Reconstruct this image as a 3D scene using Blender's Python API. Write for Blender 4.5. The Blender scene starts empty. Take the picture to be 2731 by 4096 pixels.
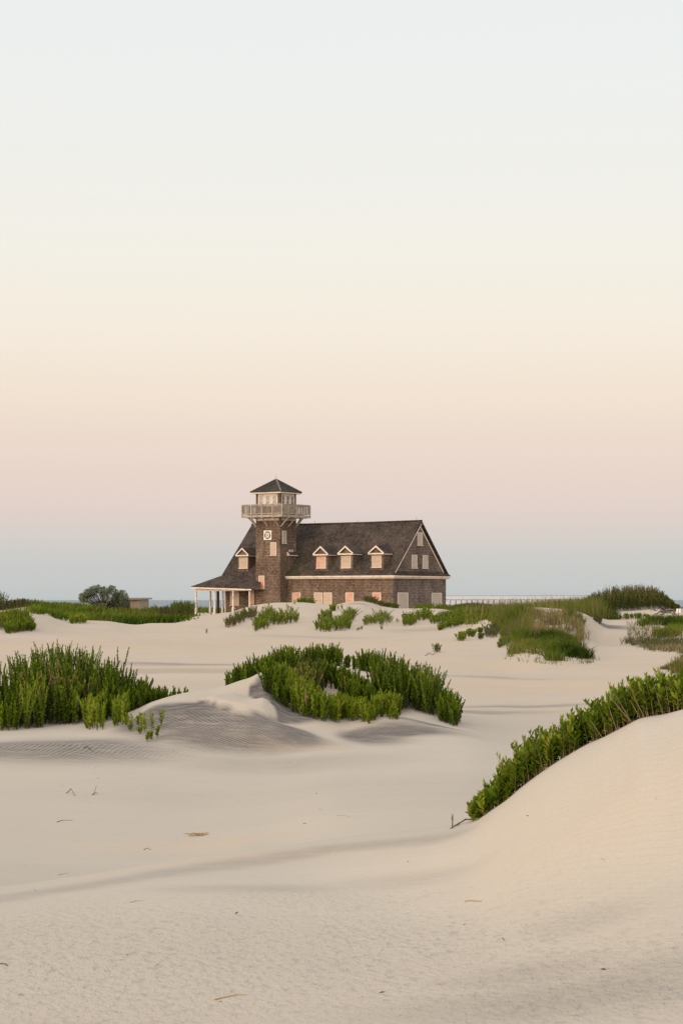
import bpy, math, random
import numpy as np
from mathutils import Vector

random.seed(7)
rng = np.random.default_rng(11)
scene = bpy.context.scene
COL = scene.collection
PI = math.pi
F, CX, HZ = 8000.0, 1365.5, 2400.0        # focal length and horizon of the 2731 x 4096 photograph, in its pixels
SEA_Z = -4.5                              # the eye is at z = 0


def lin(c):
    return tuple((x / 255 / 12.92) if x / 255 <= 0.04045 else ((x / 255 + 0.055) / 1.055) ** 2.4 for x in c)


# ------------------------------------------------------------------ object helpers
def tag(o, label=None, cat=None, group=None, kind=None):
    if label: o['label'] = label
    if cat: o['category'] = cat
    if group: o['group'] = group
    if kind: o['kind'] = kind
    return o


def empty(name, loc, rz=0.0):
    o = bpy.data.objects.new(name, None)
    o.empty_display_size = 0.2
    o.location = loc
    o.rotation_euler = (0, 0, rz)
    COL.objects.link(o)
    return o


class MB:
    """collects faces; build() links them as one mesh with metric UVs"""
    def __init__(self):
        self.v, self.f, self.m = [], [], []

    def face(self, pts, m=0):
        i = len(self.v)
        self.v += [tuple(p) for p in pts]
        self.f.append(tuple(range(i, i + len(pts))))
        self.m.append(m)

    def box(self, x0, x1, y0, y1, z0, z1, m=0):
        self.hexa([(x0, y0, z0), (x1, y0, z0), (x1, y1, z0), (x0, y1, z0),
                   (x0, y0, z1), (x1, y0, z1), (x1, y1, z1), (x0, y1, z1)], m)

    def hexa(self, p, m=0):
        for q in ((0, 3, 2, 1), (4, 5, 6, 7), (0, 1, 5, 4), (1, 2, 6, 5), (2, 3, 7, 6), (3, 0, 4, 7)):
            self.face([p[i] for i in q], m)

    def extrude_x(self, prof, xs, m=0):
        """prof(x) -> list of (y, z), counter-clockwise seen from +x"""
        rings = [[(x, y, z) for y, z in prof(x)] for x in xs]
        n = len(rings[0])
        for a, b in zip(rings, rings[1:]):
            for i in range(n):
                j = (i + 1) % n
                self.face([a[i], b[i], b[j], a[j]][::-1], m)
        self.face(rings[0][::-1], m)
        self.face(rings[-1], m)

    def beam(self, p, q, w, h, m=0):
        p, q = Vector(p), Vector(q)
        d = (q - p).normalized()
        up = Vector((0, 0, 1)) if abs(d.z) < 0.95 else Vector((0, 1, 0))
        s = d.cross(up).normalized() * (w / 2)
        u = s.cross(d).normalized() * (h / 2)
        self.hexa([p - s - u, p + s - u, q + s - u, q - s - u, p - s + u, p + s + u, q + s + u, q - s + u], m)

    def tube(self, pts, radii, n=6, m=0):
        pts = [Vector(p) for p in pts]
        rings = []
        for i, p in enumerate(pts):
            d = (pts[min(i + 1, len(pts) - 1)] - pts[max(i - 1, 0)]).normalized()
            up = Vector((0, 0, 1)) if abs(d.z) < 0.9 else Vector((0, 1, 0))
            s = d.cross(up).normalized()
            u = s.cross(d).normalized()
            rings.append([p + (s * math.cos(a) + u * math.sin(a)) * radii[i]
                          for a in [2 * PI * k / n for k in range(n)]])
        for a, b in zip(rings, rings[1:]):
            for i in range(n):
                j = (i + 1) % n
                self.face([a[i], a[j], b[j], b[i]], m)
        self.face(rings[0][::-1], m)
        self.face(rings[-1], m)

    def build(self, name, mats, parent=None, dz=0.0, smooth=False, matrix=None):
        if not isinstance(mats, (list, tuple)): mats = [mats]
        me = bpy.data.meshes.new(name)
        me.from_pydata([(x, y, z + dz) for x, y, z in self.v], [], self.f)
        for mt in mats: me.materials.append(mt)
        uv = me.uv_layers.new(name='UVMap')
        me.polygons.foreach_set('material_index', self.m)
        for p in me.polygons:
            n = p.normal
            if abs(n.z) > 0.97:
                t, w = Vector((1, 0, 0)), Vector((0, 1, 0))
            else:
                t = Vector((-n.y, n.x, 0)).normalized()
                w = n.cross(t)
            for li in p.loop_indices:
                co = me.vertices[me.loops[li].vertex_index].co
                uv.data[li].uv = (co.dot(t), co.dot(w))
            p.use_smooth = smooth
        me.update()
        o = bpy.data.objects.new(name, me)
        COL.objects.link(o)
        if parent: o.parent = parent
        return o


def grid_mesh(name, verts, quads, mats, parent=None, cols=None, attrs=None, smooth=False):
    """numpy arrays straight into one mesh"""
    me = bpy.data.meshes.new(name)
    verts = np.ascontiguousarray(verts, dtype=np.float32).reshape(-1, 3)
    quads = np.ascontiguousarray(quads, dtype=np.int32)
    k = quads.shape[1]
    me.vertices.add(len(verts)); me.vertices.foreach_set('co', verts.ravel())
    me.loops.add(quads.size); me.loops.foreach_set('vertex_index', quads.ravel())
    me.polygons.add(len(quads))
    me.polygons.foreach_set('loop_start', np.arange(len(quads), dtype=np.int32) * k)
    if cols is not None:
        a = me.color_attributes.new('Col', 'FLOAT_COLOR', 'POINT')
        c = np.ones((len(verts), 4), np.float32); c[:, :3] = cols
        a.data.foreach_set('color', c.ravel())
    for nm, val in (attrs or {}).items():
        a = me.attributes.new(nm, 'FLOAT', 'POINT')
        a.data.foreach_set('value', np.ascontiguousarray(val, np.float32).ravel())
    if not isinstance(mats, (list, tuple)): mats = [mats]
    for mt in mats: me.materials.append(mt)
    me.update(calc_edges=True)
    if smooth: me.polygons.foreach_set('use_smooth', np.ones(len(quads), bool))
    me.validate()
    o = bpy.data.objects.new(name, me)
    COL.objects.link(o)
    if parent: o.parent = parent
    return o


# ------------------------------------------------------------------ material helpers
def new_mat(name):
    m = bpy.data.materials.new(name); m.use_nodes = True
    nt = m.node_tree
    return m, nt, nt.nodes['Principled BSDF'], nt.nodes['Material Output']


def nd(nt, typ, **kw):
    n = nt.nodes.new(typ)
    for k, v in kw.items():
        if k.startswith('in_'):
            n.inputs[k[3:].replace('_', ' ')].default_value = v
        else:
            setattr(n, k, v)
    return n


def mix(nt, fac, a, b, blend='MIX'):
    n = nt.nodes.new('ShaderNodeMix'); n.data_type = 'RGBA'; n.blend_type = blend
    for s, v in ((0, fac), (6, a), (7, b)):
        if isinstance(v, bpy.types.NodeSocket): nt.links.new(v, n.inputs[s])
        elif s == 0: n.inputs[0].default_value = v
        else: n.inputs[s].default_value = (*v[:3], 1)
    return n.outputs[2]


def math_n(nt, op, a, b=0.0, clamp=False):
    n = nt.nodes.new('ShaderNodeMath'); n.operation = op; n.use_clamp = clamp
    for i, v in enumerate((a, b)):
        if isinstance(v, bpy.types.NodeSocket): nt.links.new(v, n.inputs[i])
        else: n.inputs[i].default_value = v
    return n.outputs[0]


def noise(nt, vec, scale, detail=4, rough=0.55, dist=0.0):
    n = nd(nt, 'ShaderNodeTexNoise')
    n.inputs['Scale'].default_value = scale; n.inputs['Detail'].default_value = detail
    n.inputs['Roughness'].default_value = rough; n.inputs['Distortion'].default_value = dist
    if vec is not None: nt.links.new(vec, n.inputs['Vector'])
    return n.outputs['Fac']


def mrange(nt, v, a, b, c=0.0, d=1.0):
    n = nd(nt, 'ShaderNodeMapRange')
    nt.links.new(v, n.inputs[0])
    for i, x in enumerate((a, b, c, d)): n.inputs[i + 1].default_value = x
    return n.outputs[0]


def objco(nt, scale=(1, 1, 1), rot=(0, 0, 0)):
    t = nd(nt, 'ShaderNodeTexCoord')
    mp = nd(nt, 'ShaderNodeMapping')
    mp.inputs['Scale'].default_value = scale; mp.inputs['Rotation'].default_value = rot
    nt.links.new(t.outputs['Object'], mp.inputs['Vector'])
    return mp.outputs[0]


def bump(nt, h, dist, strength=1.0, normal=None):
    b = nd(nt, 'ShaderNodeBump')
    b.inputs['Strength'].default_value = strength; b.inputs['Distance'].default_value = dist
    nt.links.new(h, b.inputs['Height'])
    if normal is not None: nt.links.new(normal, b.inputs['Normal'])
    return b.outputs[0]


def shingle_mat(name, c_dark, c_light, c_gap, row=0.14, width=0.16, moss=None, tint=None, grey=None):
    m, nt, bs, out = new_mat(name)
    uv = nd(nt, 'ShaderNodeTexCoord').outputs['UV']
    oc = objco(nt)
    br = nd(nt, 'ShaderNodeTexBrick', offset=0.43, squash=1.0)
    nt.links.new(uv, br.inputs['Vector'])
    br.inputs['Scale'].default_value = 1.0
    br.inputs['Brick Width'].default_value = width
    br.inputs['Row Height'].default_value = row
    br.inputs['Mortar Size'].default_value = 0.011
    br.inputs['Mortar Smooth'].default_value = 0.3
    br.inputs['Bias'].default_value = 0.0
    br.inputs['Color1'].default_value = (0, 0, 0, 1); br.inputs['Color2'].default_value = (1, 1, 1, 1)
    br.inputs['Mortar'].default_value = (0.3, 0.3, 0.3, 1)
    val = nd(nt, 'ShaderNodeSeparateColor'); nt.links.new(br.outputs['Color'], val.inputs[0])
    n1 = noise(nt, oc, 0.55, 5, 0.6)
    n2 = noise(nt, oc, 5.0, 3, 0.6)
    f = math_n(nt, 'MULTIPLY', val.outputs[0], 0.55)
    f = math_n(nt, 'ADD', f, math_n(nt, 'MULTIPLY', mrange(nt, n1, 0.34, 0.66), 0.48))
    f = math_n(nt, 'ADD', f, math_n(nt, 'MULTIPLY', mrange(nt, n2, 0.3, 0.7, -0.1, 0.24), 1.0), clamp=True)
    c = mix(nt, f, c_dark, c_light)
    if tint:
        c = mix(nt, mrange(nt, noise(nt, oc, 0.9, 3, 0.5), 0.45, 0.7, 0, 0.55), c, tint)
    if grey:                                # silvered gable end, with its greyer light painted in
        sx = nd(nt, 'ShaderNodeSeparateXYZ'); nt.links.new(nd(nt, 'ShaderNodeTexCoord').outputs['Object'], sx.inputs[0])
        c = mix(nt, mrange(nt, sx.outputs[0], -0.3, -0.04, 0.0, 1.0), c, mix(nt, f, grey[0], grey[1]))
    # streaks running down the courses
    st = noise(nt, objco(nt, (2.2, 2.2, 0.25)), 1.0, 4, 0.6)
    c = mix(nt, mrange(nt, st, 0.45, 0.75, 0.0, 0.45), c, c_dark)
    if moss:
        pos, rad, mc = moss
        t = nd(nt, 'ShaderNodeTexCoord').outputs['Object']
        d = nd(nt, 'ShaderNodeVectorMath', operation='DISTANCE')
        nt.links.new(t, d.inputs[0]); d.inputs[1].default_value = pos
        k = mrange(nt, d.outputs['Value'], rad, rad * 0.3, 0, 0.85)
        k = math_n(nt, 'MULTIPLY', k, mrange(nt, noise(nt, oc, 1.6, 4, 0.6), 0.4, 0.6))
        k2 = mrange(nt, noise(nt, oc, 0.8, 5, 0.65), 0.58, 0.75, 0, 0.5)
        c = mix(nt, math_n(nt, 'MAXIMUM', k, k2), c, mc)
    c = mix(nt, math_n(nt, 'MULTIPLY', br.outputs['Fac'], 0.8), c, c_gap)
    # course shadow line: the butt of each row stands proud
    sep = nd(nt, 'ShaderNodeSeparateXYZ'); nt.links.new(uv, sep.inputs[0])
    fr = math_n(nt, 'FRACT', math_n(nt, 'DIVIDE', sep.outputs[1], row))
    saw = math_n(nt, 'SUBTRACT', 1.0, fr)
    h = math_n(nt, 'ADD', saw, math_n(nt, 'MULTIPLY', val.outputs[0], 0.6))
    h = math_n(nt, 'SUBTRACT', h, br.outputs['Fac'])
    nt.links.new(c, bs.inputs['Base Color'])
    nt.links.new(bump(nt, h, 0.028), bs.inputs['Normal'])
    bs.inputs['Roughness'].default_value = 0.9
    bs.inputs['Specular IOR Level'].default_value = 0.2
    return m


def paint_mat(name, c, c2, rough=0.7, scale=3.0, lo=0.5, hi=0.75, grain=(1, 1, 1)):
    m, nt, bs, out = new_mat(name)
    oc = objco(nt, grain)
    k = mrange(nt, noise(nt, oc, scale, 6, 0.65), lo, hi)
    nt.links.new(mix(nt, k, c, c2), bs.inputs['Base Color'])
    nt.links.new(bump(nt, noise(nt, oc, scale * 6, 3), 0.004), bs.inputs['Normal'])
    bs.inputs['Roughness'].default_value = rough
    bs.inputs['Specular IOR Level'].default_value = 0.25
    return m


def leaf_mat(name, trans=0.3, rough=0.6):
    m, nt, bs, out = new_mat(name)
    a = nd(nt, 'ShaderNodeVertexColor', layer_name='Col')
    nt.links.new(a.outputs['Color'], bs.inputs['Base Color'])
    bs.inputs['Roughness'].default_value = rough
    bs.inputs['Specular IOR Level'].default_value = 0.08
    tr = nd(nt, 'ShaderNodeBsdfTranslucent')
    nt.links.new(mix(nt, 1.0, a.outputs['Color'], (1.3, 1.25, 0.5), 'MULTIPLY'), tr.inputs['Color'])
    ms = nd(nt, 'ShaderNodeMixShader'); ms.inputs[0].default_value = trans
    nt.links.new(bs.outputs[0], ms.inputs[1]); nt.links.new(tr.outputs[0], ms.inputs[2])
    nt.links.new(ms.outputs[0], out.inputs['Surface'])
    return m


M = {}
M['wall'] = shingle_mat('weathered_wall_shingles', (0.066, 0.039, 0.024), (0.32, 0.215, 0.15), (0.02, 0.013, 0.010),
                        row=0.15, width=0.17, tint=(0.155, 0.112, 0.082), grey=((0.085, 0.062, 0.050), (0.30, 0.235, 0.195)))
M['roof'] = shingle_mat('weathered_roof_shingles', (0.016, 0.0115, 0.009), (0.135, 0.096, 0.072), (0.009, 0.007, 0.006),
                        row=0.16, width=0.18, moss=((-11.4, 0.6, 4.8), 3.2, (0.05, 0.045, 0.012)))
M['tower_roof'] = shingle_mat('mossy_roof_shingles', (0.024, 0.020, 0.015), (0.085, 0.070, 0.055), (0.009, 0.008, 0.006),
                              row=0.15, width=0.18, moss=((0, 0, 0), 0.1, (0.09, 0.09, 0.04)))
M['trim'] = paint_mat('aged_white_trim', (0.70, 0.58, 0.47), (0.46, 0.36, 0.28), scale=1.6)
M['hip'] = paint_mat('pale_lichened_wood', (0.16, 0.15, 0.09), (0.09, 0.08, 0.05), scale=4)
M['raw'] = paint_mat('silvered_deck_timber', (0.42, 0.35, 0.28), (0.24, 0.19, 0.15), scale=2.5, lo=0.4, hi=0.7)
M['panel'] = paint_mat('beige_shutter_board', (0.50, 0.37, 0.27), (0.40, 0.29, 0.20), scale=2.2)
M['panel_pink'] = paint_mat('salmon_shutter_board', (0.60, 0.26, 0.17), (0.54, 0.38, 0.28), scale=1.3, lo=0.45, hi=0.58)
M['panel_shaded'] = paint_mat('shaded_shutter_board', (0.46, 0.39, 0.32), (0.36, 0.30, 0.245), scale=2.2)  # shaded copy of the front board: side-face shade put into its colour
M['post'] = paint_mat('peeling_white_post', (0.72, 0.62, 0.54), (0.40, 0.30, 0.23), scale=2.5, lo=0.52, hi=0.7)
M['dark_wood'] = paint_mat('dark_brown_wood', (0.045, 0.034, 0.028), (0.09, 0.065, 0.05), scale=3)  # plain dark brown wood for posts, rails and roots
M['metal'] = paint_mat('dull_iron_rod', (0.10, 0.095, 0.09), (0.16, 0.13, 0.10), rough=0.5)
M['navy'] = paint_mat('navy_sign_paint', (0.010, 0.012, 0.030), (0.016, 0.018, 0.04), rough=0.5)
M['cream'] = paint_mat('white_sign_paint', (0.78, 0.72, 0.64), (0.68, 0.60, 0.52), rough=0.5)
M['gold'] = paint_mat('orange_gold_sign_paint', (0.62, 0.30, 0.07), (0.45, 0.20, 0.05), rough=0.5)
M['leaf'] = leaf_mat('beach_shrub_leaf', 0.14)
M['grass'] = leaf_mat('dune_grass_blade', 0.2, 0.7)
M['stem'] = paint_mat('bare_pale_stem', (0.25, 0.17, 0.10), (0.14, 0.09, 0.055), scale=9)
M['twig'] = paint_mat('driftwood_twig', (0.10, 0.065, 0.04), (0.2, 0.14, 0.09), scale=12)
M['straw'] = paint_mat('dry_beach_straw', (0.36, 0.25, 0.13), (0.26, 0.18, 0.10), scale=12)
M['bark'] = paint_mat('dark_bush_bark', (0.05, 0.04, 0.03), (0.09, 0.07, 0.05), scale=6)
M['render'] = paint_mat('tan_block_wall', (0.36, 0.27, 0.19), (0.26, 0.19, 0.13), scale=1.2)
M['shed_roof'] = paint_mat('grey_green_roof_felt', (0.26, 0.32, 0.31), (0.17, 0.20, 0.19), scale=1.5)
M['bridge'] = paint_mat('pale_concrete', (0.62, 0.60, 0.59), (0.54, 0.53, 0.53), scale=0.2)
g, nt, bs, out = new_mat('window_glass')
bs.inputs['Base Color'].default_value = (0.8, 0.85, 0.85, 1)
bs.inputs['Roughness'].default_value = 0.03
tr = nd(nt, 'ShaderNodeBsdfTransparent'); tr.inputs['Color'].default_value = (0.82, 0.84, 0.82, 1)
gl = nd(nt, 'ShaderNodeBsdfGlossy'); gl.inputs['Roughness'].default_value = 0.03
fr = nd(nt, 'ShaderNodeFresnel'); fr.inputs['IOR'].default_value = 1.6
ms = nd(nt, 'ShaderNodeMixShader')
nt.links.new(math_n(nt, 'ADD', fr.outputs[0], 0.12, clamp=True), ms.inputs[0])
nt.links.new(tr.outputs[0], ms.inputs[1]); nt.links.new(gl.outputs[0], ms.inputs[2])
nt.links.new(ms.outputs[0], out.inputs['Surface'])
M['glass'] = g

# ------------------------------------------------------------------ terrain: a loft through feature lines of the dunes
def pchip(x, y, q):
    x, y, q = np.asarray(x, float), np.asarray(y, float), np.asarray(q, float)
    h = np.diff(x); d = np.diff(y) / h
    m = np.zeros(len(x))
    if len(x) > 2:
        w1 = 2 * h[1:] + h[:-1]; w2 = h[1:] + 2 * h[:-1]
        ok = d[:-1] * d[1:] > 0
        with np.errstate(divide='ignore', invalid='ignore'):
            m[1:-1] = np.where(ok, (w1 + w2) / (w1 / d[:-1] + w2 / d[1:]), 0)
    m[0], m[-1] = d[0], d[-1]
    q = np.clip(q, x[0], x[-1])
    i = np.clip(np.searchsorted(x, q) - 1, 0, len(x) - 2)
    t = (q - x[i]) / h[i]
    return ((2 * t**3 - 3 * t**2 + 1) * y[i] + (t**3 - 2 * t**2 + t) * h[i] * m[i]
            + (-2 * t**3 + 3 * t**2) * y[i + 1] + (t**3 - t**2) * h[i] * m[i + 1])


# every feature line: (bearing, distance, height) triples; a height above 100 is a bearing-angle reading, below it is metres
def fl(*pts):
    return [(b, d, (-(h - HZ) / F * d) if abs(h) > 100 else h) for b, d, h in pts]


LINES = [
    fl((0, 2.5, -1.62), (2731, 2.5, -1.55)),
    fl((0, 7.8, 4096), (700, 7.8, 4096), (1400, 7.7, 4096), (2120, 7.5, 4096), (2731, 7.2, 4096)),
    fl((0, 9.5, 3780), (700, 9.8, 3735), (1045, 10, 3720), (1400, 10.2, 3700), (1850, 10.4, 3640), (2120, 10.1, 3600), (2420, 9.8, 3560), (2731, 9.3, 3560)),
    # near crest, rising to the right-hand dune
    fl((0, 12, 3560), (350, 12.5, 3505), (700, 13, 3450), (1045, 13.4, 3405), (1400, 13.8, 3352), (1700, 13.8, 3325), (1800, 13.7, 3312),
       (1897, 13.6, 3287), (1963, 13.5, 3245), (2029, 13.4, 3199), (2094, 13.3, 3146), (2193, 13.1, 3074), (2265, 13, 3028), (2357, 12.8, 2975),
       (2423, 12.6, 2945), (2489, 12.5, 2908), (2568, 12.3, 2870), (2653, 12.2, 2855), (2731, 12, 2837)),
    fl((0, 14, -2.0), (350, 14.5, -2.07), (700, 15, -2.1), (1045, 15.5, -2.1), (1400, 16, -2.03), (1850, 16, -1.95), (2120, 15.5, -1.75), (2420, 15, -1.55), (2731, 14.5, -1.4)),
    fl((0, 17, 3390), (350, 17.5, 3370), (700, 18, 3350), (1045, 18.5, 3300), (1400, 19, 3220), (1850, 19.5, 3180), (2120, 20, -1.95), (2731, 20, -1.92)),
    fl((0, 22.5, 3100), (350, 23, 3080), (700, 24, 3050), (1045, 25, 3030), (1400, 26, 3000), (1850, 25, 3010), (2120, 25, -2.0), (2731, 25, -2.0)),
    # foot and face of the middle dune
    fl((0, 25, 2985), (350, 25.5, 2965), (600, 26.2, 2925), (700, 26.5, 2900), (860, 26.8, 2890), (1045, 27, 2880), (1200, 27.6, 2885), (1400, 28.3, 2912), (1650, 28, 2920), (1850, 27.5, 2945), (2120, 28, 2975), (2420, 28, -2.0), (2731, 28, -2.0)),
    # crest of the middle dune
    fl((0, 27.5, 2918), (350, 27.5, 2905), (520, 27.8, 2870), (620, 28, 2815), (700, 28.5, 2792), (860, 28.8, 2768), (980, 29, 2740), (1045, 29.2, 2726), (1100, 29.8, 2760),
       (1180, 30.6, 2800), (1300, 31.5, 2800), (1400, 31.5, 2815), (1550, 30.5, 2845), (1700, 30.2, 2860), (1850, 30, 2893), (2120, 31, 2920), (2420, 31, -2.0), (2731, 31, -2.0)),
    fl((0, 31, -1.75), (350, 31, -1.7), (560, 31.5, -1.68), (700, 32, -1.72), (900, 33.5, 2765), (1045, 34, 2716), (1160, 34.5, 2690), (1250, 34.6, 2668), (1330, 34.6, 2664), (1420, 34.6, 2680), (1500, 34, 2700),
       (1600, 33.6, 2745), (1720, 33.4, 2810), (1850, 33, -1.95), (2120, 34, 2885), (2420, 34, -2.05), (2731, 34, -2.0)),
    fl((0, 37, -1.95), (700, 39, -1.95), (1045, 40, -1.95), (1400, 41, -1.98), (1850, 39, 2830), (2120, 39, 2830), (2420, 39, -2.05), (2731, 39, -2.0)),
    fl((0, 52, 2690), (700, 54, 2685), (1400, 55, 2680), (1850, 54, 2700), (2120, 52, 2725), (2731, 50, 2725)),
    fl((0, 75, 2590), (700, 75, 2600), (1045, 72, 2610), (1850, 72, 2612), (2000, 68, 2630), (2150, 64, 2642), (2300, 65, 2650), (2420, 68, 2645), (2731, 60, 2665)),
    fl((0, 95, 2530), (350, 100, 2535), (700, 105, 2540), (1045, 105, 2540), (1400, 108, 2533), (1850, 105, 2525), (2000, 90, 2540), (2120, 80, 2540), (2250, 80, 2545), (2420, 90, 2565), (2731, 85, 2575)),
    # crest of the far dune in front of the house
    fl((-300, 120, 2450), (0, 120, 2442), (110, 121, 2430), (160, 121, 2442), (300, 122, 2488), (420, 122, 2490), (540, 123, 2503), (600, 124, 2495), (700, 125, 2490), (775, 130, 2474), (850, 136, 2461), (935, 142, 2444),
       (1000, 146, 2431), (1060, 150, 2420), (1130, 151, 2413), (1190, 152, 2412), (1255, 153, 2414), (1320, 154, 2419), (1380, 155, 2410), (1435, 155, 2405), (1490, 157, 2416), (1530, 157, 2429),
       (1600, 157, 2437), (1700, 154, 2436), (1760, 152, 2437), (1830, 148, 2447), (1950, 125, 2462), (2050, 106, 2450), (2120, 99, 2436), (2200, 98, 2431), (2270, 98, 2438), (2340, 102, 2458), (2440, 118, 2478), (2600, 121, 2471), (2731, 121, 2474), (3000, 121, 2470)),
    fl((-300, 138, -0.9), (0, 138, -1.0), (300, 138, -1.6), (700, 142, -1.85), (900, 160, -1.5), (1045, 165, -1.0), (1400, 169, -0.9), (1700, 169, -0.95), (1900, 160, -0.95), (2120, 116, -0.95), (2250, 116, -0.95), (2440, 130, -1.35), (2731, 131, -1.3)),
    fl((-300, 215, -1.0), (0, 215, -1.0), (120, 205, -0.75), (300, 205, -0.85), (400, 215, -1.2), (520, 222, -1.5), (700, 228, -1.45), (1045, 235, -1.6), (1700, 230, -1.7), (1900, 190, -0.9), (2250, 156, -0.70), (2350, 156, 2442), (2500, 152, 2440), (2570, 152, 2434), (2640, 152, 2428), (2700, 152, 2436), (2760, 152, 2452)),
    fl((0, 300, -1.6), (700, 300, -1.75), (1045, 310, -2.6), (2731, 320, -3.0)),
    fl((0, 430, -6.0), (2731, 430, -6.0)),
]
PX = np.unique(np.concatenate([-2600 - np.geomspace(150, 70000, 34), np.arange(-2600, -150, 90), np.arange(-150, 2881, 5.0), np.arange(2900, 5300, 90), 5300 + np.geomspace(150, 70000, 34)]))
LV = np.linspace(math.log(2.5), math.log(430), 860)
YV = np.exp(LV)
KD = np.array([pchip([p[0] for p in L], [p[1] for p in L], PX) for L in LINES])
KZ = np.array([pchip([p[0] for p in L], [p[2] for p in L], PX) for L in LINES])
TZ = np.zeros((len(YV), len(PX)))
for i in range(len(PX)):
    TZ[:, i] = pchip(np.log(KD[:, i]), KZ[:, i], LV)
XX = (PX[None, :] - CX) / F * YV[:, None]
YY = np.repeat(YV[:, None], len(PX), 1)


def at(px, d):
    return (px - CX) / F * d, d


def ell(px, d, rx, ry, rot=0.0, x=None, y=None):
    """squared normalised distance to an ellipse lying on the ground, in metres"""
    cx, cy = at(px, d)
    x = XX if x is None else x; y = YY if y is None else y
    c, s = math.cos(rot), math.sin(rot)
    u = (x - cx) * c + (y - cy) * s; w = -(x - cx) * s + (y - cy) * c
    return (u / rx) ** 2 + (w / ry) ** 2


# local shapes of the sand: (bearing, distance, height, rx, ry, turn)
for px, d, a, rx, ry, rot in [
    (985, 28.1, -0.15, 0.42, 0.45, 0.2), (1045, 29.1, 0.10, 0.13, 0.15, 0), (980, 29.0, 0.04, 0.25, 0.12, 0.3), (1090, 28.4, 0.06, 0.12, 0.5, 0.3), (820, 27.2, 0.10, 0.55, 0.45, -0.3), (1150, 27.6, -0.10, 0.5, 0.5, 0.5),
    (1560, 28.6, 0.13, 0.55, 0.7, 0.4), (1330, 32.4, -0.16, 0.35, 0.6, 0), (1180, 26.2, 0.06, 0.8, 0.8, 0),
    (300, 25, 0.05, 1.0, 0.5, 0), (1500, 19, 0.06, 1.5, 1.5, 0), (600, 20, 0.05, 1.8, 1.2, 0), (2400, 10.5, 0.05, 0.5, 0.8, 0),
    (2440, 92, -0.35, 1.6, 8, 0.2), (1980, 100, 0.25, 1.3, 6, 0), (1250, 135, 0.18, 2.2, 5, 0), (1100, 128, -0.15, 1.5, 6, 0.2), (1480, 132, -0.15, 1.6, 6, 0.2),
]:
    TZ += a * np.exp(-ell(px, d, rx, ry, rot))


# a wind-cut terrace on the face of the middle dune, with a steep lower lip
TERR = ell(968, 27.75, 0.50, 0.62, 0.12)
TIN = 1 / (1 + np.exp(-(1 - TERR) / 0.10))
TZ += 0.09 * TIN - 0.09 * np.exp(-ell(1015, 28.35, 0.22, 0.25))


def undul(x, y, lam, seed, n=7):
    r = np.random.default_rng(seed); o = np.zeros_like(x)
    for _ in range(n):
        a = r.uniform(0, 2 * PI); k = 2 * PI / (lam * r.uniform(0.6, 1.6))
        o += np.sin((x * math.cos(a) + y * math.sin(a)) * k + r.uniform(0, 6.28))
    return o / n


TZ += 0.015 * undul(XX, YY, 1.3, 1) * np.clip((YY - 5) / 12, 0.25, 1) + 0.075 * undul(XX, YY, 5, 2) * np.clip((YY - 14) / 16, 0, 1)
TZ += 0.15 * undul(XX, YY, 16, 3) * np.clip((YY - 45) / 60, 0, 1)


def ground(x, y):
    px = CX + F * x / y
    j = np.interp(px, PX, np.arange(len(PX))); i = np.interp(math.log(y), LV, np.arange(len(LV)))
    i0, j0 = min(int(i), len(LV) - 2), min(int(j), len(PX) - 2)
    a, b = i - i0, j - j0
    return float((TZ[i0, j0] * (1 - b) + TZ[i0, j0 + 1] * b) * (1 - a) + (TZ[i0 + 1, j0] * (1 - b) + TZ[i0 + 1, j0 + 1] * b) * a)


def spot(px, d):
    x, y = at(px, d)
    return Vector((x, y, ground(x, y)))


def seen(px, py):
    """the first point of the sand met by the sight line through a reading"""
    j = int(np.argmin(abs(PX - px)))
    yp = HZ - F * TZ[:, j] / YV
    k = np.where(yp[60:] <= py)[0]
    return spot(px, YV[60 + k[0]] if len(k) else 200.0)


def sum_patches(lst):
    o = np.zeros_like(TZ)
    for px, py, rx, ry, rot, s in lst:
        p = seen(px, py)
        o = np.maximum(o, s * np.exp(-ell(px, p.y, rx, ry, rot) ** 1.5))
    return o


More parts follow.
